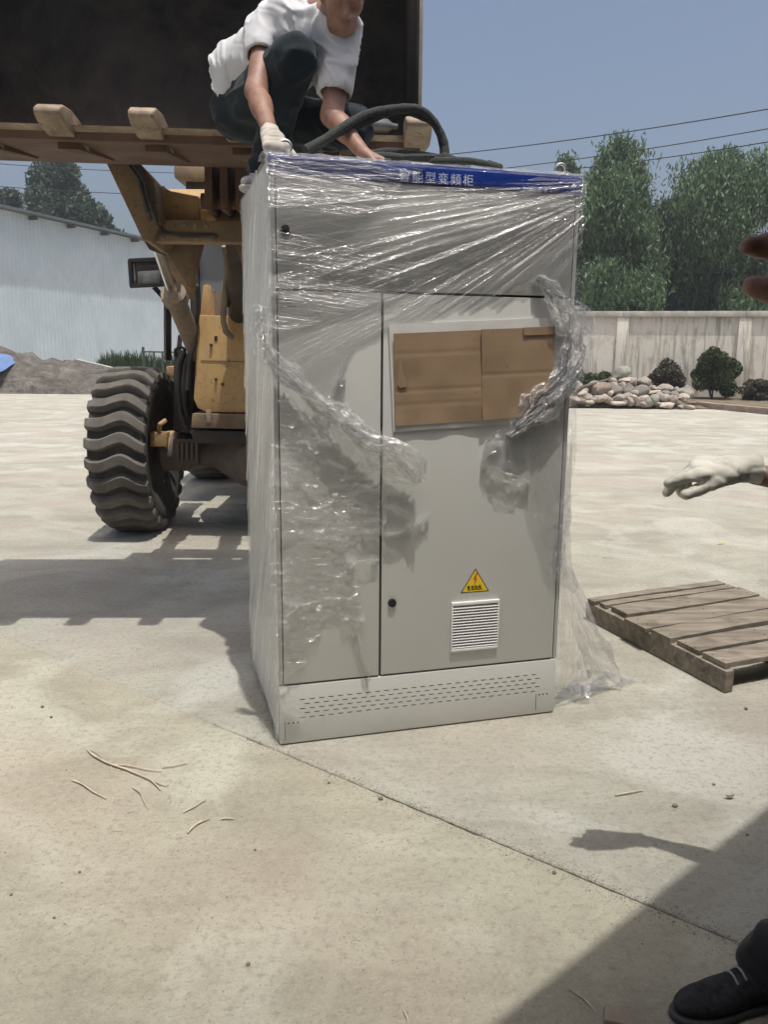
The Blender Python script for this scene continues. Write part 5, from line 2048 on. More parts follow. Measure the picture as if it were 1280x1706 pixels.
# ---- work lamp in its guard
lp = thing
lamp = pl('work_lamp', [(228, 452), (266, 450), (266, 474), (230, 475)], 6.84, .14, M['lens'], .012)
pl('lamp_lens', [(232, 455), (262, 453), (262, 471), (233, 472)], 6.832, .01, M['glass'], .004, lamp)
m = MB()
c4 = [(216, 434), (277, 431), (278, 474), (219, 477)]
for i in range(4):
    a, b = c4[i], c4[(i + 1) % 4]
    m.bar(U(*a, 6.75), U(*b, 6.75), .03, .03)
    m.bar(U(*a, 7.02), U(*b, 7.02), .03, .03)
    m.bar(U(*a, 6.75), U(*a, 7.02), .028, .028)
m.prism([U(217, 434, 6.98), U(276, 432, 6.98), U(277, 474, 6.98), U(219, 477, 6.98)], (0, .03, 0))
m.prism([U(217, 434, 6.76), U(276, 432, 6.76), U(276, 441, 6.76), U(217, 444, 6.76)], (0, .02, 0))
m.prism([U(220, 438, 6.755), U(225, 438, 6.755), U(227, 468, 6.755), U(222, 469, 6.755)], (0, .012, 0), 1)
m.build('guard_cage', [M['black'], M['lens']], lamp, .004)
m = MB()
m.bar(U(256, 478, 6.88), U(284, 508, 6.9), .04, .04)
m.bar(U(279, 478, 6.9), U(279, 600, 6.95), .05, .05)
m.bar(U(283, 440, 6.9), U(289, 442, 6.92), .04, .03)
m.bar(U(289, 441, 6.92), U(291, 480, 6.95), .035, .035)
m.build('lamp_bracket', M['black'], ld_, .004)
rl = copy_tree(lamp, ld_)
rl.location = (2 * 1.10 - 1.0 + .25, 0, 0)
# ---- fender, cab, hood
MB().hexa([(-1.93, 7.25, 1.30), (-1.72, 7.25, 1.30), (-1.72, 7.9, 1.30), (-1.93, 7.9, 1.30), (-1.93, 7.25, 1.40), (-1.72, 7.25, 1.40), (-1.72, 7.9, 1.40), (-1.93, 7.9, 1.40)]).build('fender', M['yel'], ld_, .012)
rz0 = zat(320, 299, 8.2)
cab_x0, cab_x1 = AX - .80, AX + .80
roof_ = MB().box((AX - .92, 8.15, rz0), (AX + .92, 10.0, rz0 + .12)).build('cab_roof', M['yel_dirty'], ld_, .03)
m = MB()
for x in (cab_x0, cab_x1):
    for y in (8.35, 9.85):
        m.bar((x, y, 1.5), (x, y, rz0), .09, .09)
m.box((cab_x0, 8.32, 1.5), (cab_x1, 8.40, 1.78))
m.box((cab_x0, 8.31, rz0 - .22), (cab_x1, 8.41, rz0 - .003))
m.box((cab_x0, 8.42, 1.46), (cab_x1, 9.85, 1.52))
m.build('cab_frame', M['dark_metal'], ld_, .01)
m = MB().box((cab_x0 + .05, 8.36, 1.78), (cab_x1 - .05, 8.372, rz0 - .22))
m.build('windscreen', M['glass'], ld_, sm=None)
for x in (cab_x0, cab_x1):
    MB().box((x - .006, 8.40, 1.7), (x + .006, 9.80, rz0 - .1)).build('cab_window', M['glass'], ld_, sm=None)
MB().box((cab_x0 + .05, 9.84, 1.7), (cab_x1 - .05, 9.852, rz0 - .1)).build('cab_window', M['glass'], ld_, sm=None)
MB().box((AX - .42, 9.0, 1.53), (AX + .1, 9.5, 2.3)).build('driver_seat', M['black'], ld_, .06)
MB().box((AX - .62, 9.95, 1.0), (AX + .62, 12.4, 2.25)).build('engine_hood', M['yel'], ld_, .08)
MB().box((AX - .72, 12.35, .75), (AX + .72, 12.75, 1.7)).build('counterweight', M['yel_dirty'], ld_, .08)
m = MB()
m.box((AX - .98, 8.2, .5), (AX - .66, 8.9, 1.46))
m.build('step_box', M['dark_metal'], ld_, .02)

# ---- bucket
lR, lL = U(694, 221, 4.05), U(0, 198, 3.985)
bx_ = (lR - lL)
bx_ /= bx_.x
LpR, LpL = lR + bx_ * 0.02, lR + bx_ * (-2.42 - lR.x)
ub_ = (LpR - LpL).normalized()
back = Vector((-ub_.y, ub_.x, 0)).normalized()
zr = U(300, 266, 4.95).z - U(300, 209, 4.01).z          # rise of the floor underside to the rear
fl = lambda t, b, z: LpL.lerp(LpR, t) + back * b + Vector((0, 0, z))
m = MB().hexa([fl(0, 0.03, -.075), fl(1, .03, -.075), fl(1, .95, zr - .04), fl(0, .95, zr - .04), fl(0, .02, -.035), fl(1, .02, -.035), fl(1, .95, zr), fl(0, .95, zr)])
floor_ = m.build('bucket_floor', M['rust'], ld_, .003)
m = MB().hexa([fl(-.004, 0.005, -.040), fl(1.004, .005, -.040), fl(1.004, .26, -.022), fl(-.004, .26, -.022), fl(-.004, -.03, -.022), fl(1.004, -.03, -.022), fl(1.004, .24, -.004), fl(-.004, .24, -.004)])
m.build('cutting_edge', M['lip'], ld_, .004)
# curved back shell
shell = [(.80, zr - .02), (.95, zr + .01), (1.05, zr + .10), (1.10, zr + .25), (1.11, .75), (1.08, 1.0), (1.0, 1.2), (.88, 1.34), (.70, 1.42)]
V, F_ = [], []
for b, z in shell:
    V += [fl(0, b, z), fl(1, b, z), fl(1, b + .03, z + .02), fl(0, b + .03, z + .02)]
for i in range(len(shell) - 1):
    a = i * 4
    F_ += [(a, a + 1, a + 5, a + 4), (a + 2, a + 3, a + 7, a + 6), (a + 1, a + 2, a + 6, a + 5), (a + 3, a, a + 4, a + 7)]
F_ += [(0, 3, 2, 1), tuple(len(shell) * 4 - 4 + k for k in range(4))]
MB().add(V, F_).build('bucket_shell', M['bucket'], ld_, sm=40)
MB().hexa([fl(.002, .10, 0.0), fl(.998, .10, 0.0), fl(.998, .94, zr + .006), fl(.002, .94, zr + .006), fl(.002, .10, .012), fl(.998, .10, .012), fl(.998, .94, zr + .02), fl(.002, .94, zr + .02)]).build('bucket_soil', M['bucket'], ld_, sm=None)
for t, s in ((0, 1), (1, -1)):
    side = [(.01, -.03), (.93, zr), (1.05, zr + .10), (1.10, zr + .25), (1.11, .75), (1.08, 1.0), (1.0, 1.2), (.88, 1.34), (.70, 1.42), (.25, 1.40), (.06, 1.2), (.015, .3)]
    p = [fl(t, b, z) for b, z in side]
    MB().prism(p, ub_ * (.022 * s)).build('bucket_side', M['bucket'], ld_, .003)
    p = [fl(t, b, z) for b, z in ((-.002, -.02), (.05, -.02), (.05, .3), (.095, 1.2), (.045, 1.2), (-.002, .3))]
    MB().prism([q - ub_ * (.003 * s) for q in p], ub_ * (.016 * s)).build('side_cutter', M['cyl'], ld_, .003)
tooth_ts = [(-1.504 + .4105 * k - LpL.x) / (LpR.x - LpL.x) for k in range(-2, 5)]
for t in tooth_ts:
    m = MB()
    hwid = .062
    def tp_(x, b, z):
        return fl(t, b, z) + ub_ * x
    sec = [(-.165, -.012, .014), (-.11, -.035, .040), (.0, -.062, .048), (.12, -.060, .040), (.26, -.075, .006)]
    V, F_ = [], []
    for i, (b, z0, z1) in enumerate(sec):
        w_ = hwid * (0.92 if i == 0 else 1.0 if i < 3 else .85)
        V += [tp_(-w_, b, z0), tp_(w_, b, z0), tp_(w_, b, z1), tp_(-w_, b, z1)]
    for i in range(len(sec) - 1):
        a = 4 * i
        for j in range(4):
            F_.append((a + j, a + (j + 1) % 4, a + 4 + (j + 1) % 4, a + 4 + j))
    F_ += [(3, 2, 1, 0), (16, 17, 18, 19)]
    m.add(V, F_).build('bucket_tooth', M['lip'], ld_, .016, seg=3)
    # adapter running back under the floor
    q = MB().hexa([tp_(-.05, .1, -.10), tp_(.05, .1, -.10), tp_(.035, .75, zr * .78 - .055), tp_(-.035, .75, zr * .78 - .055), tp_(-.05, .1, -.06), tp_(.05, .1, -.06), tp_(.035, .75, zr * .78 - .036), tp_(-.035, .75, zr * .78 - .036)])
    q.build('tooth_adapter', M['rust'], ld_, .005)
# small pale lump lying on the lip
p = U(628, 212, 4.15)
rk = bpy.data.objects.new('plastic_bottle', None)
m = MB().lathe([(.004, -.10), (.028, -.095), (.032, -.02), (.031, .05), (.014, .075), (.012, .10)], (p.x, 4.12, fl(.9, .1, 0).z + .045), (1, .2, 0), 18)
tag(m.build('plastic_bottle', M['glass'], sm=40), 'pale blue plastic bottle lying on the bucket lip beside the kneeling leg', 'bottle')
bpy.data.objects.remove(rk)

# ================================================================== SLING
slg = thing('lifting_sling', 'dark green woven lifting sling arched over a heap of itself on top of the cabinet', 'lifting sling', tuple(K(.7, .4, KH)))


def curve_pts(pts, n=8):
    P = [Vector(p) for p in pts]
    out = []
    for i in range(len(P) - 1):
        p0, p1, p2, p3 = P[max(i - 1, 0)], P[i], P[i + 1], P[min(i + 2, len(P) - 1)]
        for k in range(n):
            t = k / n
            out.append(.5 * ((2 * p1) + (p2 - p0) * t + (2 * p0 - 5 * p1 + 4 * p2 - p3) * t * t + (3 * p1 - p0 - 3 * p2 + p3) * t ** 3))
    out.append(P[-1])
    return out


arch = [(508, 252, 3.18), (535, 234, 3.24), (570, 212, 3.3), (605, 195, 3.36), (640, 183, 3.4), (672, 179, 3.43), (700, 185, 3.46), (722, 201, 3.48), (736, 224, 3.5), (742, 248, 3.5), (741, 266, 3.48)]
for k, (dx, dy, dd, r_) in enumerate(((0, 0, 0, .0165), (-3, 5, .016, .015))):
    pts = curve_pts([U(a + dx, b + dy * (1 if i < 7 else .2) + (4 if k and i < 5 else 0), c + dd) for i, (a, b, c) in enumerate(arch)], 10)
    rs = [r_ * (1 + .03 * math.sin(i * .9 + k)) for i in range(len(pts))]
    tw_ = [p + Vector((0, .004 * math.sin(i * .2 + k * 3.1), .004 * math.cos(i * .2 + k * 3.1))) for i, p in enumerate(pts)]
    MB().tube(tw_, rs, 12).build('sling_leg', M['sling'], slg)
r = random.Random(4)
for k in range(9):
    a = r.uniform(.45, .85)
    b = r.uniform(.22, .5)
    pts = []
    for q in range(7):
        an = q / 6 * r.uniform(3.5, 5.5) + k
        pts.append(K(a + .17 * math.cos(an) * r.uniform(.7, 1.1), b + .10 * math.sin(an), KH + .028 + .012 * (k % 4) + r.uniform(0, .01)))
    MB().tube(curve_pts(pts, 7), .018, 10, flat=.75).build('sling_coil', M['sling'], slg)
for k, ends in enumerate((((586, 266, 3.4), (640, 254, 3.5), (690, 258, 3.52), (752, 268, 3.5)), ((600, 262, 3.3), (650, 262, 3.36), (700, 268, 3.4), (757, 272, 3.42)))):
    MB().tube(curve_pts([U(*e) for e in ends], 8), .022, 10, flat=.8).build('sling_coil', M['sling'], slg)

# ================================================================== PEOPLE
def hand(s, W, fwd, up_, side, curls, spread=.11, sc=1.0, fat=0.0, thumb=(.55, .35, .25), k=.007, skip_thumb=False):
    """add a hand to the field: W wrist, fwd along the metacarpals, up_ back of the hand, side where the thumb is"""
    fwd = Vector(fwd).normalized()
    side = Vector(side)
    side = (side - fwd * side.dot(fwd)).normalized()
    up_ = Vector(up_)
    up_ = (up_ - fwd * up_.dot(fwd) - side * up_.dot(side)).normalized()
    W = Vector(W)
    offs = (.030, .010, -.011, -.030)
    lens = (.072, .080, .074, .058)
    rads = (.0098, .0100, .0095, .0083)
    for i in range(4):
        kn = W + (fwd * (.092 - .006 * abs(i - 1)) + side * offs[i]) * sc
        s.cone(W + side * offs[i] * .55 * sc + fwd * .008, kn, .0165 * sc + fat, .0135 * sc + fat, .014)
        d = (fwd + side * (spread * (1.2 - i))).normalized()
        u = up_
        p = kn
        c = curls[i]
        for j, (fr_, dr) in enumerate(((.46, 0.0), (.30, .0006), (.24, .0016))):
            a = c[j] if hasattr(c, '__len__') else c
            d2 = d * math.cos(a) - u * math.sin(a)
            u = u * math.cos(a) + d * math.sin(a)
            d = d2
            e = p + d * (lens[i] * fr_ * sc)
            s.cone(p, e, rads[i] * sc - dr + fat, rads[i] * sc - dr - .0007 + fat, .0035 if j else k)
            p = e
    if not skip_thumb:
        b0 = W + (fwd * .022 + side * .024 - up_ * .006) * sc
        d = (fwd * math.cos(thumb[0]) + side * math.sin(thumb[0]) - up_ * thumb[1]).normalized()
        e1 = b0 + d * .045 * sc
        d2 = (d + fwd * thumb[2] - up_ * .12).normalized()
        e2 = e1 + d2 * .034 * sc
        e3 = e2 + (d2 + fwd * .12).normalized() * .026 * sc
        s.cone(b0, e1, .0165 * sc + fat, .0125 * sc + fat, .012)
        s.cone(e1, e2, .0118 * sc + fat, .0105 * sc + fat, .004)
        s.cone(e2, e3, .0108 * sc + fat, .0088 * sc + fat, .003)
    return s


def head(s, c, f, u, k=.02):
    """skull, jaw, nose, lips, eyes and ears; c skull centre, f facing, u crown direction"""
    f = Vector(f).normalized()
    u = Vector(u)
    u = (u - f * u.dot(f)).normalized()
    r_ = f.cross(u)
    c = Vector(c)
    R = np.array([r_[:], f[:], u[:]]).T
    Rl = R.tolist()
    P = lambda x, y, z: c + r_ * x + f * y + u * z
    s.ell(P(0, -.008, .02), (.075, .094, .092), Rl, k)
    s.ell(P(0, .028, -.055), (.056, .062, .066), Rl, .03)
    s.cone(P(-.032, .052, -.088), P(.032, .052, -.088), .021, .021, .03)
    s.cone(P(0, .066, -.098), P(0, .070, -.094), .017, .016, .02)
    s.cone(P(0, .084, .012), P(0, .106, -.028), .010, .014, .012)
    s.cone(P(-.013, .094, -.032), P(.013, .094, -.032), .008, .008, .008)
    s.cone(P(-.017, .088, -.058), P(.017, .088, -.058), .0085, .0085, .006)
    s.cone(P(-.015, .086, -.070), P(.015, .086, -.070), .0085, .0085, .006)
    for e in (-1, 1):
        s.cone(P(e * .018, .082, .032), P(e * .044, .070, .032), .010, .009, .014)
        s.cone(P(e * .047, .058, -.015), P(e * .040, .062, -.02), .020, .020, .03)
        s.ell(P(e * .031, .0815, .008), (.017, .008, .008), Rl, .006, 's')
        s.ell(P(e * .031, .0765, .008), (.0125, .0125, .0115), Rl, .0)
        s.ell(P(e * .077, -.005, -.008), (.010, .020, .032), Rl, .008)
    return R


def person(name, label, J, h=.009, mats=('skin', 'shirt', 'jeans'), hands=None, sleeves=True, hollow=True, shoes='shoe', face=None, trousers_hem=True, seed=1, extra_shirt=None, feet=None, base=None):
    g = lambda k_: np.array(J[k_], float)
    allp = np.array([J[q] for q in J if q not in ('slvR', 'slvL', 'hemr', 'hemline', 'shirt_res', 'hface', 'hup')])
    lo, hi = allp.min(0) - .22, allp.max(0) + .22
    p = thing(name, label, 'person', base or tuple(np.append(g('pelvis')[:2], 0)))
    # ---------- body
    s = SDF(lo, hi, h)
    s.cone(g('hipR'), g('hipL'), .105, .105, .05)
    for a in 'RL':
        s.cone(g('hip' + a), g('waist') + (g('sh' + a) - g('sh' + ('L' if a == 'R' else 'R'))) * .16, .10, .10, .06)
        s.cone(g('waist') + (g('sh' + a) - g('neck')) * .35, g('neck') + (g('sh' + a) - g('neck')) * .55, .105, .095, .06)
        s.chain([g('sh' + a), g('elb' + a), g('wr' + a)], [.056, .043, .027], .02)
        m_ = g('elb' + a) * .72 + g('wr' + a) * .28
        s.cone(m_, m_ * .8 + g('wr' + a) * .2, .041, .038, .025)
        s.chain([g('hip' + a), g('knee' + a), g('ank' + a)], [.090, .058, .038], .025)
        s.cone(g('ank' + a), g('ank' + a) * .5 + g('toe' + a) * .5 - np.array((0, 0, .012)), .030, .018, .01)
    s.cone(g('neck'), g('headc') - np.array(J['hup']) * .07 - np.array(J['hface']) * .015, .058, .054, .03)
    R = head(s, g('headc'), J['hface'], J['hup'])
    for hk in (hands or {}):
        hd_ = hands[hk]
        if hd_ and hd_.get('bare'):
            hand(s, **{k_: v for k_, v in hd_.items() if k_ != 'bare'})
    me = s.mesh('body')
    body = link('body', me, M[mats[0]], p)
    # ---------- shirt
    s = SDF(lo, hi, h * J.get('shirt_res', 1.0))
    for a in 'RL':
        o_ = 'L' if a == 'R' else 'R'
        s.cone(g('hip' + a), g('waist') + (g('sh' + a) - g('sh' + o_)) * .18, .112, .112, .07)
        s.cone(g('waist') + (g('sh' + a) - g('neck')) * .38, g('neck') + (g('sh' + a) - g('neck')) * .55, .118, .100, .07)
        e = g('sh' + a) * (1 - J.get('slv' + a, .72)) + g('elb' + a) * J.get('slv' + a, .72)
        s.cone(g('sh' + a), e, .064, .069, .04)
    if extra_shirt:
        for q in extra_shirt:
            s.cone(*q, .06)
    ax_ = g('neck') - g('pelvis')
    ax_ /= np.linalg.norm(ax_)
    fold = lambda x, y, z: -.016 * np.clip(1 - 3.4 * np.abs(noise((x * ax_[0] + y * ax_[1] + z * ax_[2]) * 13 + 1.5 * noise(x * 5, y * 5, z * 5, seed), x * 4 + y * 3, z * 3, seed + 1)), 0, 1) - .008 * np.clip(1 - 4 * np.abs(noise((x * ax_[0] + y * ax_[1] + z * ax_[2]) * 24 + 2 * noise(x * 7, y * 7, z * 7, seed + 6), x * 8, y * 8, seed + 7)), 0, 1) + .0015 * noise(x * 30, y * 30, z * 30, seed + 3)
    s.wobble(fold)
    for a in 'RL':                                  # open cuffs
        d_ = g('elb' + a) - g('sh' + a)
        d_ /= np.linalg.norm(d_)
        e = g('sh' + a) * (1 - J.get('slv' + a, .72)) + g('elb' + a) * J.get('slv' + a, .72)
        s.cone(e - d_ * .02, e + d_ * .14, .056, .060, 0, 's')
        s.plane2(e + d_ * .035, d_, .11)
    s.cone(g('neck') + ax_ * .075 + np.array(J['hface']) * .055, g('neck') + ax_ * .18 + np.array(J['hface']) * .12, .052, .070, 0, 's')
    d_ = g('pelvis') + ax_ * J.get('hemline', -.05)
    s.plane(d_, -ax_)
    s.relax = 1
    link('shirt', s.mesh('shirt'), M[mats[1]], p)
    # ---------- trousers
    s = SDF(lo, hi, h)
    s.cone(g('hipR'), g('hipL'), .122, .122, .05)
    s.cone(g('pelvis'), g('pelvis') * .75 + g('waist') * .25, .118, .108, .05)
    for a in 'RL':
        s.chain([g('hip' + a), g('knee' + a), g('ank' + a) * 1.0], [.108, .079, J.get('hemr', .064)], .03)
    s.wobble(lambda x, y, z: .007 * fbm(x * 11, y * 11, z * 11, seed + 20, 3) - .010 * np.clip(1 - 3.4 * np.abs(noise(x * 9 + 1.2 * noise(x * 6, y * 6, z * 6, seed + 22), y * 9, z * 19, seed + 21)), 0, 1))
    if 'hemr' in J:
        s.plane(np.array((0, 0, .066)), np.array((0, 0, -1.0)))
    link('trousers', s.mesh('trousers'), M[mats[2]], p)
    # ---------- hair
    s = SDF(g('headc') - .2, g('headc') + .2, max(h * .7, .006))
    c = Vector(J['headc'])
    f, u = Vector(J['hface']).normalized(), Vector(J['hup'])
    u = (u - f * u.dot(f)).normalized()
    r_ = f.cross(u)
    Rl = np.array([r_[:], f[:], u[:]]).T.tolist()
    s.ell(c + f * -.016 + u * .034, (.083, .098, .090), Rl, .01)
    s.ell(c + f * .085 + u * -.035, (.085, .075, .092), Rl, 0, 's')
    s.wobble(lambda x, y, z: .004 * noise(x * 60, y * 60, z * 60, seed + 30))
    s.plane(np.array(c - u * .055), np.array(-u))
    link('hair', s.mesh('hair'), M['hair'], p)
    # ---------- shoes
    for a in 'RL':
        d_ = g('toe' + a) - g('ank' + a)
        fup = np.array(J.get('footup' + a, (0, 0, 1)), float)
        f2 = d_ - fup * (d_ @ fup)
        f2 /= np.linalg.norm(f2) + 1e-9
        toe = g('toe' + a)
        base = toe - fup * .036                      # underside level
        ank0 = g('ank' + a)
        ank0 = ank0 - fup * ((ank0 - base) @ fup)
        sd2 = np.cross(fup, f2)
        Rf = np.array([f2, sd2, fup]).T.tolist()
        hs = max(.55 * h, .005)
        at = lambda f_, u_, q_=0: ank0 + f2 * f_ + fup * u_ + sd2 * q_
        ln = float((toe - ank0) @ f2)
        s = SDF(np.minimum(ank0, toe) - .17, np.maximum(ank0, toe) + .17, hs)
        s.ell(at(ln - .035, .036), (.095, .046, .031), Rf, .02)
        s.cone(at(-.040, .045), at(ln - .06, .042), .037, .036, .02)
        s.cone(at(-.030, .075), at(.03, .075), .040, .042, .02)
        s.cone(at(.015, .080), at(ln - .05, .044), .038, .026, .02)
        s.plane(base + fup * .018, -fup)
        s.plane(at(0, .115), fup)
        sh_ = link('shoe', s.mesh('shoe'), M[shoes], p)
        s = SDF(np.minimum(ank0, toe) - .17, np.maximum(ank0, toe) + .17, hs)
        s.ell(at(ln - .035, .012), (.104, .054, .06), Rf, .01)
        s.cone(at(-.045, .012), at(ln - .06, .012), .043, .046, .01)
        s.plane(base + fup * .020, fup)
        s.plane(base, -fup)
        link('shoe_sole', s.mesh('shoe_sole'), M['sole' if shoes == 'shoe' else 'sneaker'], p)
        m = MB()
        for i in range(4):
            q = .045 + i * .022
            zz = .085 + .040 - (q - .02) / (ln - .07) * .047
            m.tube([at(q, zz - .012, -.022), at(q + .003, zz, -.008), at(q + .003, zz, .008), at(q, zz - .012, .022)], .0028, 6)
        m.build('shoe_lace', M['lace' if shoes == 'shoe' else 'sneaker'], p)
    for hk in (hands or {}):
        hd_ = dict(hands[hk])
        if hd_.get('bare'): continue
        mt = hd_.pop('mat')
        cuff = hd_.pop('cuff', None)
        W = np.array(hd_['W'])
        s = SDF(W - .26, W + .26, .0036)
        s.relax = 1
        hand(s, **hd_)
        if cuff:
            f_ = np.array(Vector(hd_['fwd']).normalized())
            s.cone(W + f_ * .01, W - f_ * cuff[0], .030, cuff[1], .02)
            s.plane(W - f_ * cuff[0], -f_)
            s.wobble(lambda x, y, z: .0012 * noise(x * 60, y * 60, z * 60, 77) + .0034 * np.clip(1 - 3 * np.abs(noise(x * 26 + noise(x * 15, y * 15, z * 15, 5), y * 26, z * 34, 78)), 0, 1))
        link('glove', s.mesh('glove'), M[mt], p)
    return p


T3 = lambda *a: tuple(U(*a))
man = dict(pelvis=T3(430, 185, 3.96), hipR=T3(398, 184, 3.90), hipL=T3(462, 196, 3.98), kneeR=T3(490, 97, 3.44), ankR=T3(437, 252, 3.76), toeR=T3(418, 300, 3.66),
           kneeL=T3(588, 212, 3.72), ankL=T3(480, 238, 4.18), toeL=T3(470, 236, 4.30),
           waist=T3(430, 130, 3.84), neck=T3(530, 24, 3.54), shR=T3(447, 42, 3.64), shL=T3(573, 66, 3.50), elbR=T3(427, 152, 3.44), wrR=T3(452, 226, 3.13),
           elbL=T3(553, 192, 3.44), wrL=T3(606, 256, 3.30), headc=T3(571, -8, 3.40), hface=(.22, -.72, -.66), hup=(.1, -.5, .8), slvR=.42, slvL=.62, hemline=.05, shirt_res=.75)
man['toeR'] = (man['toeR'][0], man['toeR'][1], KH + .036)
man['ankR'] = (man['ankR'][0], man['ankR'][1], KH + .10)
hR = dict(W=T3(452, 226, 3.13), fwd=(.22, -.55, -.42), up_=(0, -.5, .8), side=(.8, .3, .1), curls=[(.7, .9, .6), (.75, .95, .6), (.8, 1.0, .6), (.85, 1.0, .7)], sc=1.08, fat=.0035, mat='glove_knit', cuff=(.035, .036), spread=.05)
hL = dict(W=T3(606, 256, 3.30), fwd=(.75, -.1, -.35), up_=(0, -.3, 1), side=(-.1, -1, .1), curls=[.5, .55, .6, .6], bare=True)
person('person', 'man in white t-shirt and dark jeans crouching on the bucket lip, gripping the cabinet', man, .0075, ('skin', 'shirt', 'jeans'), {'R': hR, 'L': hL}, shoes='sneaker', seed=3,
       extra_shirt=[(T3(545, 85, 3.58), T3(545, 128, 3.60), .085, .062), (T3(400, 120, 3.88), T3(372, 142, 3.92), .10, .085)])

# the helper at the right edge, reaching in with a canvas glove
sx, sy = G(1282, 1664).x, G(1282, 1664).y
hp = dict(pelvis=(1.33, 1.50, .92), hipR=(1.30, 1.60, .90), hipL=(1.34, 1.42, .90), kneeR=(1.22, 1.62, .50), ankR=(1.18, 1.66, .10), toeR=(1.02, 1.70, .036), kneeL=(1.16, 1.50, .50), ankL=(sx, sy, .10), toeL=(0, 0, 0),
          waist=(1.32, 1.51, 1.10), neck=(1.27, 1.53, 1.43), shR=(1.27, 1.70, 1.38), shL=(1.29, 1.34, 1.38), elbR=(1.19, 1.98, 1.20), wrR=T3(1252, 789, 2.10), elbL=(1.36, 1.22, 1.10), wrL=(1.22, 1.10, .95),
          headc=(1.22, 1.55, 1.60), hface=(-.9, .3, -.2), hup=(0, 0, 1), slvR=.75, slvL=.75, hemr=.078)
tl_ = G(1160, 1690)
hp['toeL'] = (tl_.x, tl_.y, .036)
gl_ = dict(W=T3(1228, 781, 2.09), fwd=(-1, .04, -.04), up_=(-.03, -.30, 1), side=(0, -1, -.3), curls=[(.10, .16, .12), (.40, .45, .2), (.75, .65, .3), (.9, .7, .4)], sc=1.16, fat=.0052, thumb=(.26, .30, .30), mat='glove_canvas', cuff=(.060, .043), spread=.02)
hl2 = dict(W=(1.22, 1.10, .95), fwd=(-.5, -.1, -.8), up_=(-.7, -.4, .4), side=(.1, .9, -.2), curls=[.4, .45, .5, .5], bare=True)
person('person', 'helper at the right edge in black shoes, reaching in with a pale canvas glove', hp, .0105, ('skin_d', 'greyshirt', 'trouser'), {'R': gl_, 'L': hl2}, seed=9)

# a bystander right of the camera whose pinching fingers enter the picture
by = dict(pelvis=(.92, .30, .92), hipR=(.88, .39, .90), hipL=(.93, .21, .90), kneeR=(.86, .42, .50), ankR=(.90, .42, .10), toeR=(.74, .48, .036), kneeL=(.90, .22, .50), ankL=(.94, .22, .10), toeL=(.78, .26, .036),
          waist=(.92, .30, 1.10), neck=(.86, .32, 1.45), shR=(.84, .49, 1.40), shL=(.88, .14, 1.40), elbR=(.66, .62, 1.30), wrR=T3(1560, 470, .56), elbL=(.95, .05, 1.12), wrL=(.82, .02, .95),
          headc=(.82, .33, 1.63), hface=(-.85, .5, 0), hup=(0, 0, 1), slvR=.75, slvL=.75, hemr=.078)
b_ = dict(W=(.82, .02, .95), fwd=(-.4, -.1, -.9), up_=(-.7, -.4, .4), side=(.1, .9, -.2), curls=[.4, .45, .5, .5], bare=True)
pb = person('person', 'bystander at the right edge of the picture showing only two brown pinching fingers', by, .011, ('skin_d', 'greyshirt', 'trouser'), {'L': b_}, seed=15)
# right hand of the bystander: palm and five fingers, joined to the wrist
s = SDF(np.array(T3(1420, 450, .55)) - .16, np.array(T3(1420, 450, .55)) + .16, .003)
wr = T3(1575, 472, .56)
kn = [T3(1408, 416, .585), T3(1405, 440, .60), T3(1412, 466, .61), T3(1424, 492, .615)]
for q in kn:
    s.cone(wr, q, .022, .0135, .016)
s.chain([kn[0], T3(1330, 402, .565), T3(1278, 410, .555), T3(1246, 410, .55)], [.0098, .0088, .0080, .0062], .004)
for i, q in enumerate(kn[1:]):
    q = Vector(q)
    a = q + Vector((-.030, .018, .004))
    b = a + Vector((.006, .012, -.026))
    c = b + Vector((.020, -.004, -.008))
    s.chain([q, a, b, c], [.0105, .0098, .0092, .008], .004)
th = [T3(1520, 500, .53), T3(1420, 512, .52), T3(1320, 494, .525), T3(1256, 476, .53)]
s.chain(th, [.018, .0135, .0098, .0072], .008)
link('pointing_hand', s.mesh('pointing_hand'), M['skin_d'], pb)

# ================================================================== PALLET
pt = thing('wooden_pallet', 'weathered wooden pallet lying on the slab at the right of the cabinet', 'pallet', tuple(G(1216, 1149)))
z0 = .130
zA = lambda zx, zy, z=z0: G(920 + zx / 3.556, 880 + zy / 3.556, z)
TB, TA = zA(205, 412), zA(1030, 818)
bdir = (zA(1245, 396) - zA(410, 527)).normalized()
Lb = (zA(1000, 314) - zA(206, 410)).length
sdir = (TA - TB).normalized()
Ls = (TA - TB).length
def tpos(zx, zy):
    return (zA(zx, zy) - TB).dot(sdir)
brd = [(0.0, tpos(252, 438), .0, 0), (tpos(256, 440), tpos(288, 466), .02, 0), (tpos(292, 470), tpos(408, 527), .03, .004), (tpos(420, 530), tpos(528, 602), -.02, .002), (tpos(565, 600), tpos(692, 663), .0, .006), (tpos(700, 668), tpos(842, 738), .02, .0), (tpos(852, 744), tpos(1022, 818), .015, .004)]
rp = random.Random(6)
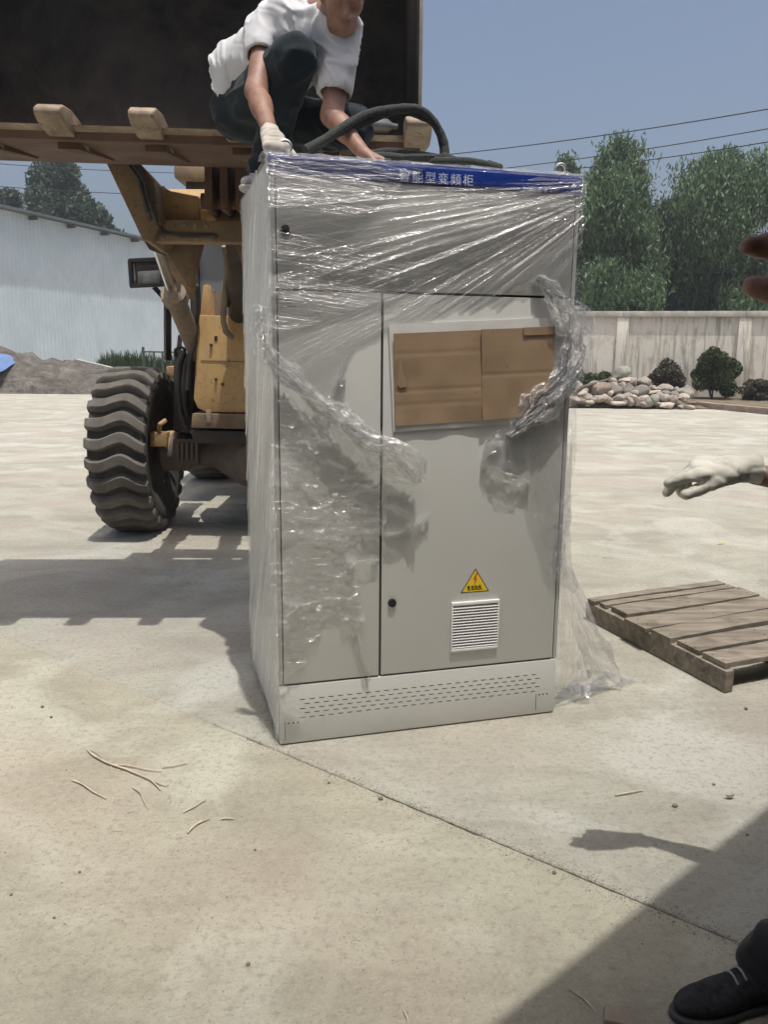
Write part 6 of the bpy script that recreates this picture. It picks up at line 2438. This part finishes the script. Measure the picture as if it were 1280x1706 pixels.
for a, b, o0, dz in brd:
    n_ = 9
    V, F_ = [], []
    L0 = Lb * rp.uniform(.99, 1.02)
    for i in range(n_ + 1):
        q = i / n_
        j0, j1 = rp.uniform(-.004, .004), rp.uniform(-.004, .004)
        w_ = .003 * math.sin(q * 5 + a * 9)
        for t, z in ((a + .009 + j0, z0 - .022), (b - .009 + j1, z0 - .022), (b - .009 + j1, z0 + dz), (a + .009 + j0, z0 + dz)):
            p = TB + sdir * t + bdir * (o0 + (L0 - o0) * q)
            V.append(Vector((p.x, p.y, z + w_)))
    for i in range(n_):
        k_ = 4 * i
        for j in range(4):
            F_.append((k_ + j, k_ + (j + 1) % 4, k_ + 4 + (j + 1) % 4, k_ + 4 + j))
    F_ += [(3, 2, 1, 0), tuple(4 * n_ + j for j in range(4))]
    MB().add(V, F_).build('deck_board', M['wood'], pt, .002, sm=None)
nail = MB().lathe([(.004, 0), (.004, .0015)], (0, 0, 0), (0, 0, 1), 8).mesh('nail')
nail.materials.append(M['rust'])
for a, b, o0, dz in brd[1:]:
    for q in (.035, Lb / 2, Lb - .04):
        for t in (.3, .7):
            pn = TB + sdir * (a + (b - a) * t) + bdir * q
            o = bpy.data.objects.new('nail', nail)
            C.objects.link(o)
            o.parent = pt
            o.location = Vector((pn.x, pn.y, z0 + dz + .0025)) - pt.location
for q in (.025, Lb / 2, Lb - .03):
    a = TB + bdir * q - sdir * .0
    b = TB + bdir * q + sdir * (Ls + .01)
    m = MB().hexa([Vector((p.x, p.y, z)) for z in (0.004, z0 - .0235) for p in (a - bdir * .025, a + bdir * .025, b + bdir * .025, b - bdir * .025)])
    m.build('stringer', M['wood'], pt, .004, sm=None)

# ================================================================== LITTER ON THE SLABS
def stick(px_pts, r_, label, group=None, lift=.004, branches=()):
    m = MB()
    for pts, rr in [(px_pts, r_)] + list(branches):
        rr *= 1.05
        P = [G(x, y, rr + lift * (1 if 0 < i < len(pts) - 1 else 0)) for i, (x, y) in enumerate(pts)]
        P = curve_pts(P, 5)
        m.tube(P, [rr * (1 - .5 * i / len(P)) for i in range(len(P))], 7)
    o = m.build('twig', M['twig'], sm=60)
    return tag(o, label, 'twig', group)


z4 = lambda pts: [(x / 2.783, 1100 + y / 2.783) for x, y in pts]
GT = 'dry twigs scattered on the concrete'
stick(z4([(405, 412), (430, 438), (500, 476), (580, 503), (620, 520), (690, 550), (722, 576), (745, 603)]), .0045, 'forked dry twig, largest of the scattered twigs, lying left of the cabinet', GT,
      branches=[(z4([(520, 483), (600, 489), (690, 508), (750, 517)]), .003), (z4([(690, 548), (735, 570), (775, 585)]), .0028), (z4([(514, 482), (518, 512), (516, 543)]), .002), (z4([(405, 412), (440, 425), (470, 450)]), .002)])
stick(z4([(750, 498), (800, 490), (868, 478)]), .003, 'short straight twig touching the right fork of the largest twig', GT)
stick(z4([(333, 555), (380, 573), (430, 608), (492, 641)]), .0036, 'bent single twig lying left of the largest twig', GT)
stick(z4([(612, 590), (640, 606), (655, 625), (668, 655), (686, 688)]), .0026, 'thin curved twig below the largest twig', GT)
stick(z4([(785, 620), (790, 640), (788, 658)]), .003, 'tiny pale twig stub below the end of the largest twig', GT)
stick(z4([(848, 706), (900, 678), (952, 648)]), .003, 'straight slanting twig right of the largest twig', GT)
stick(z4([(868, 802), (905, 762), (970, 735)]), .0035, 'frayed pale twig nearest the cabinet foot among the scattered twigs', GT, branches=[(z4([(890, 780), (930, 745), (945, 738)]), .003)])
stick(z4([(1025, 736), (1055, 732), (1085, 736)]), .0035, 'short thick twig stub right of the frayed pale twig', GT)
stick(z4([(520, 638), (528, 668)]), .0022, 'smallest pale splinter beside the bent single twig', GT)
stick(z4([(590, 706), (620, 700)]), .0022, 'flat splinter below the thin curved twig', GT)
stick(z4([(522, 788), (565, 792)]), .0022, 'splinter lying lowest of the scattered twigs', GT)
stick([(1026, 1325), (1050, 1320), (1072, 1317)], .0035, 'pale straight stick lying on the slab above the arm shadow')
stick([(949, 1648), (972, 1662), (985, 1675), (994, 1687)], .0022, 'thin curved straw in the canopy shade at the bottom edge')
stick([(672, 1684), (678, 1694), (681, 1706)], .002, 'tiny white straw at the bottom edge of the photograph')
stick([(1005, 929), (1020, 929)], .004, 'dark splinter on the bright slab between cabinet and pallet')
p = G(1020, 1695)
tag(MB().hexa([(p.x - .03, p.y - .03, .001), (p.x + .05, p.y - .05, .001), (p.x + .045, p.y + .015, .001), (p.x - .015, p.y + .025, .001), (p.x - .025, p.y - .028, .02), (p.x + .045, p.y - .046, .02), (p.x + .04, p.y + .012, .02), (p.x - .012, p.y + .02, .02)]).build('concrete_chip', M['cyl'], None, .004), 'flat grey concrete chip in the shade at the bottom edge', 'chip')
def leaf_thing(px, py, r_, mat, label):
    c = G(px, py)
    V = [(c.x + r_ * 1.4 * math.cos(a) * (1 if abs(math.cos(a)) > .5 else .8), c.y + r_ * .6 * math.sin(a), .006 + .012 * abs(math.cos(a)) ** 2) for a in np.linspace(0, 2 * math.pi, 13)[:-1]]
    V2 = [(x, y, z + .0015) for x, y, z in V]
    n = 12
    F_ = [tuple(range(n - 1, -1, -1)), tuple(range(n, 2 * n))] + [(i, (i + 1) % n, n + (i + 1) % n, n + i) for i in range(n)]
    return tag(MB().add(V + V2, F_).build('fallen_leaf', mat, sm=None), label, 'leaf')


leaf_thing(1202, 907, .022, M['leafy'], 'yellow fallen leaf on the bright slab beyond the pallet')
leaf_thing(1216, 1331, .012, M['pebble'], 'curled brown dead leaf on the slab above the shade edge')
pm = []
for k in range(4):
    rr = np.random.default_rng(k + 40)
    bm = bmesh.new()
    bmesh.ops.create_icosphere(bm, subdivisions=2, radius=1)
    for v in bm.verts:
        v.co *= 1 + .22 * float(noise(v.co.x * 1.6 + k, v.co.y * 1.6, v.co.z * 1.6, k))
    me = bpy.data.meshes.new('pebble')
    bm.to_mesh(me)
    bm.free()
    smooth(me)
    me.materials.append(M['pebble'])
    pm.append(me)
pebs = [(1125, 1344, 5), (634, 1332, 5), (670, 1347, 4), (1246, 1392, 3), (938, 1287, 3), (548, 1305, 3), (811, 1618, 4), (413, 1608, 4), (490, 1621, 3), (70, 1179, 4), (118, 1170, 4), (85, 1196, 3), (142, 1455, 3), (132, 1454, 3),
        (20, 1470, 3), (18, 1492, 3), (340, 1393, 3), (425, 1417, 3), (1098, 1186, 3), (1244, 1182, 4), (1180, 1326, 3), (1190, 1308, 3), (924, 1455, 4), (850, 1400, 3), (770, 1380, 3), (90, 1530, 3), (330, 1490, 3), (620, 1560, 3)]
for i, (px, py, r_) in enumerate(pebs[:1] + pebs[1:22:2] + pebs[22::3]):
    c = G(px, py)
    o = bpy.data.objects.new('pebble', pm[i % 4])
    C.objects.link(o)
    k_ = .8 * r_ / F_PX * math.hypot(c.y, CAM_H)
    o.scale = (k_ * 1.1, k_ * .9, k_ * .7)
    o.location = (c.x, c.y, k_ * .55)
    o.rotation_euler = (0, 0, i * 1.7)
    lb = 'small brown pebble on the slab ' + ('near the left edge' if px < 160 else 'below the scattered twigs' if px < 460 else 'along the slab joint' if py < 1420 and px < 860 else 'in the bottom foreground' if py > 1500 else 'between joint and pallet')
    if i == 0: lb = 'single brown pebble above the shadow of the reaching arm'
    tag(o, lb, 'pebble', 'small pebbles on the concrete')
# grit along the joint and in the dusty drifts
def grit():
    r_ = np.random.default_rng(77)
    n1 = 2600
    t = r_.uniform((G(400, 1228) - ja).dot(jd), 2.6, n1)
    d = r_.normal(size=n1) * .022
    A_ = np.stack([ja.x + jd.x * t + jn.x * d, ja.y + jd.y * t + jn.y * d], 1)
    n2 = 9000
    B_ = np.stack([r_.uniform(-2.2, 2.0, n2), r_.uniform(1.35, 5.2, n2)], 1)
    msk = fbm(B_[:, 0] * 1.4 + B_[:, 1] * .5, B_[:, 1] * 1.9, seed=15) > .02
    P = np.concatenate([A_, B_[msk]])
    n = len(P)
    s_ = r_.uniform(.0009, .0026, n) * np.where(r_.uniform(size=n) < .06, 1.9, 1)
    a = r_.uniform(0, 6.28, n)
    ring = np.stack([np.stack([np.cos(a + k * 2.094) * s_ * r_.uniform(.8, 1.2, n), np.sin(a + k * 2.094) * s_ * r_.uniform(.8, 1.2, n), np.zeros(n)], 1) for k in range(3)], 1)
    top = np.stack([r_.normal(size=n) * s_ * .2, r_.normal(size=n) * s_ * .2, s_ * r_.uniform(.7, 1.3, n)], 1)[:, None]
    V = np.concatenate([ring, top], 1)
    V[..., 0] += P[:, 0][:, None]
    V[..., 1] += P[:, 1][:, None]
    V = V.reshape(-1, 3)
    F_ = (np.arange(n)[:, None, None] * 4 + np.array([[0, 1, 3], [1, 2, 3], [2, 0, 3]])[None]).reshape(-1, 3)
    tag(link('grit', np_mesh('grit', V, F_), M['pebble']), kind='stuff')


grit()

# ================================================================== THIN SUMMER HAZE
hk = bpy.data.materials.new('summer_haze')
hk.use_nodes = True
hn = hk.node_tree
hn.nodes.remove(hn.nodes['Principled BSDF'])
hv = hn.nodes.new('ShaderNodeVolumePrincipled')
hv.inputs['Color'].default_value = (0.90, 0.94, 1.0, 1)
hv.inputs['Density'].default_value = 0.0013
hv.inputs['Anisotropy'].default_value = 0.2
hn.links.new(hv.outputs[0], hn.nodes['Material Output'].inputs['Volume'])
tag(MB().box((-405, -405, -1.1), (405, 405, 21)).build('haze', hk, sm=None), kind='stuff')
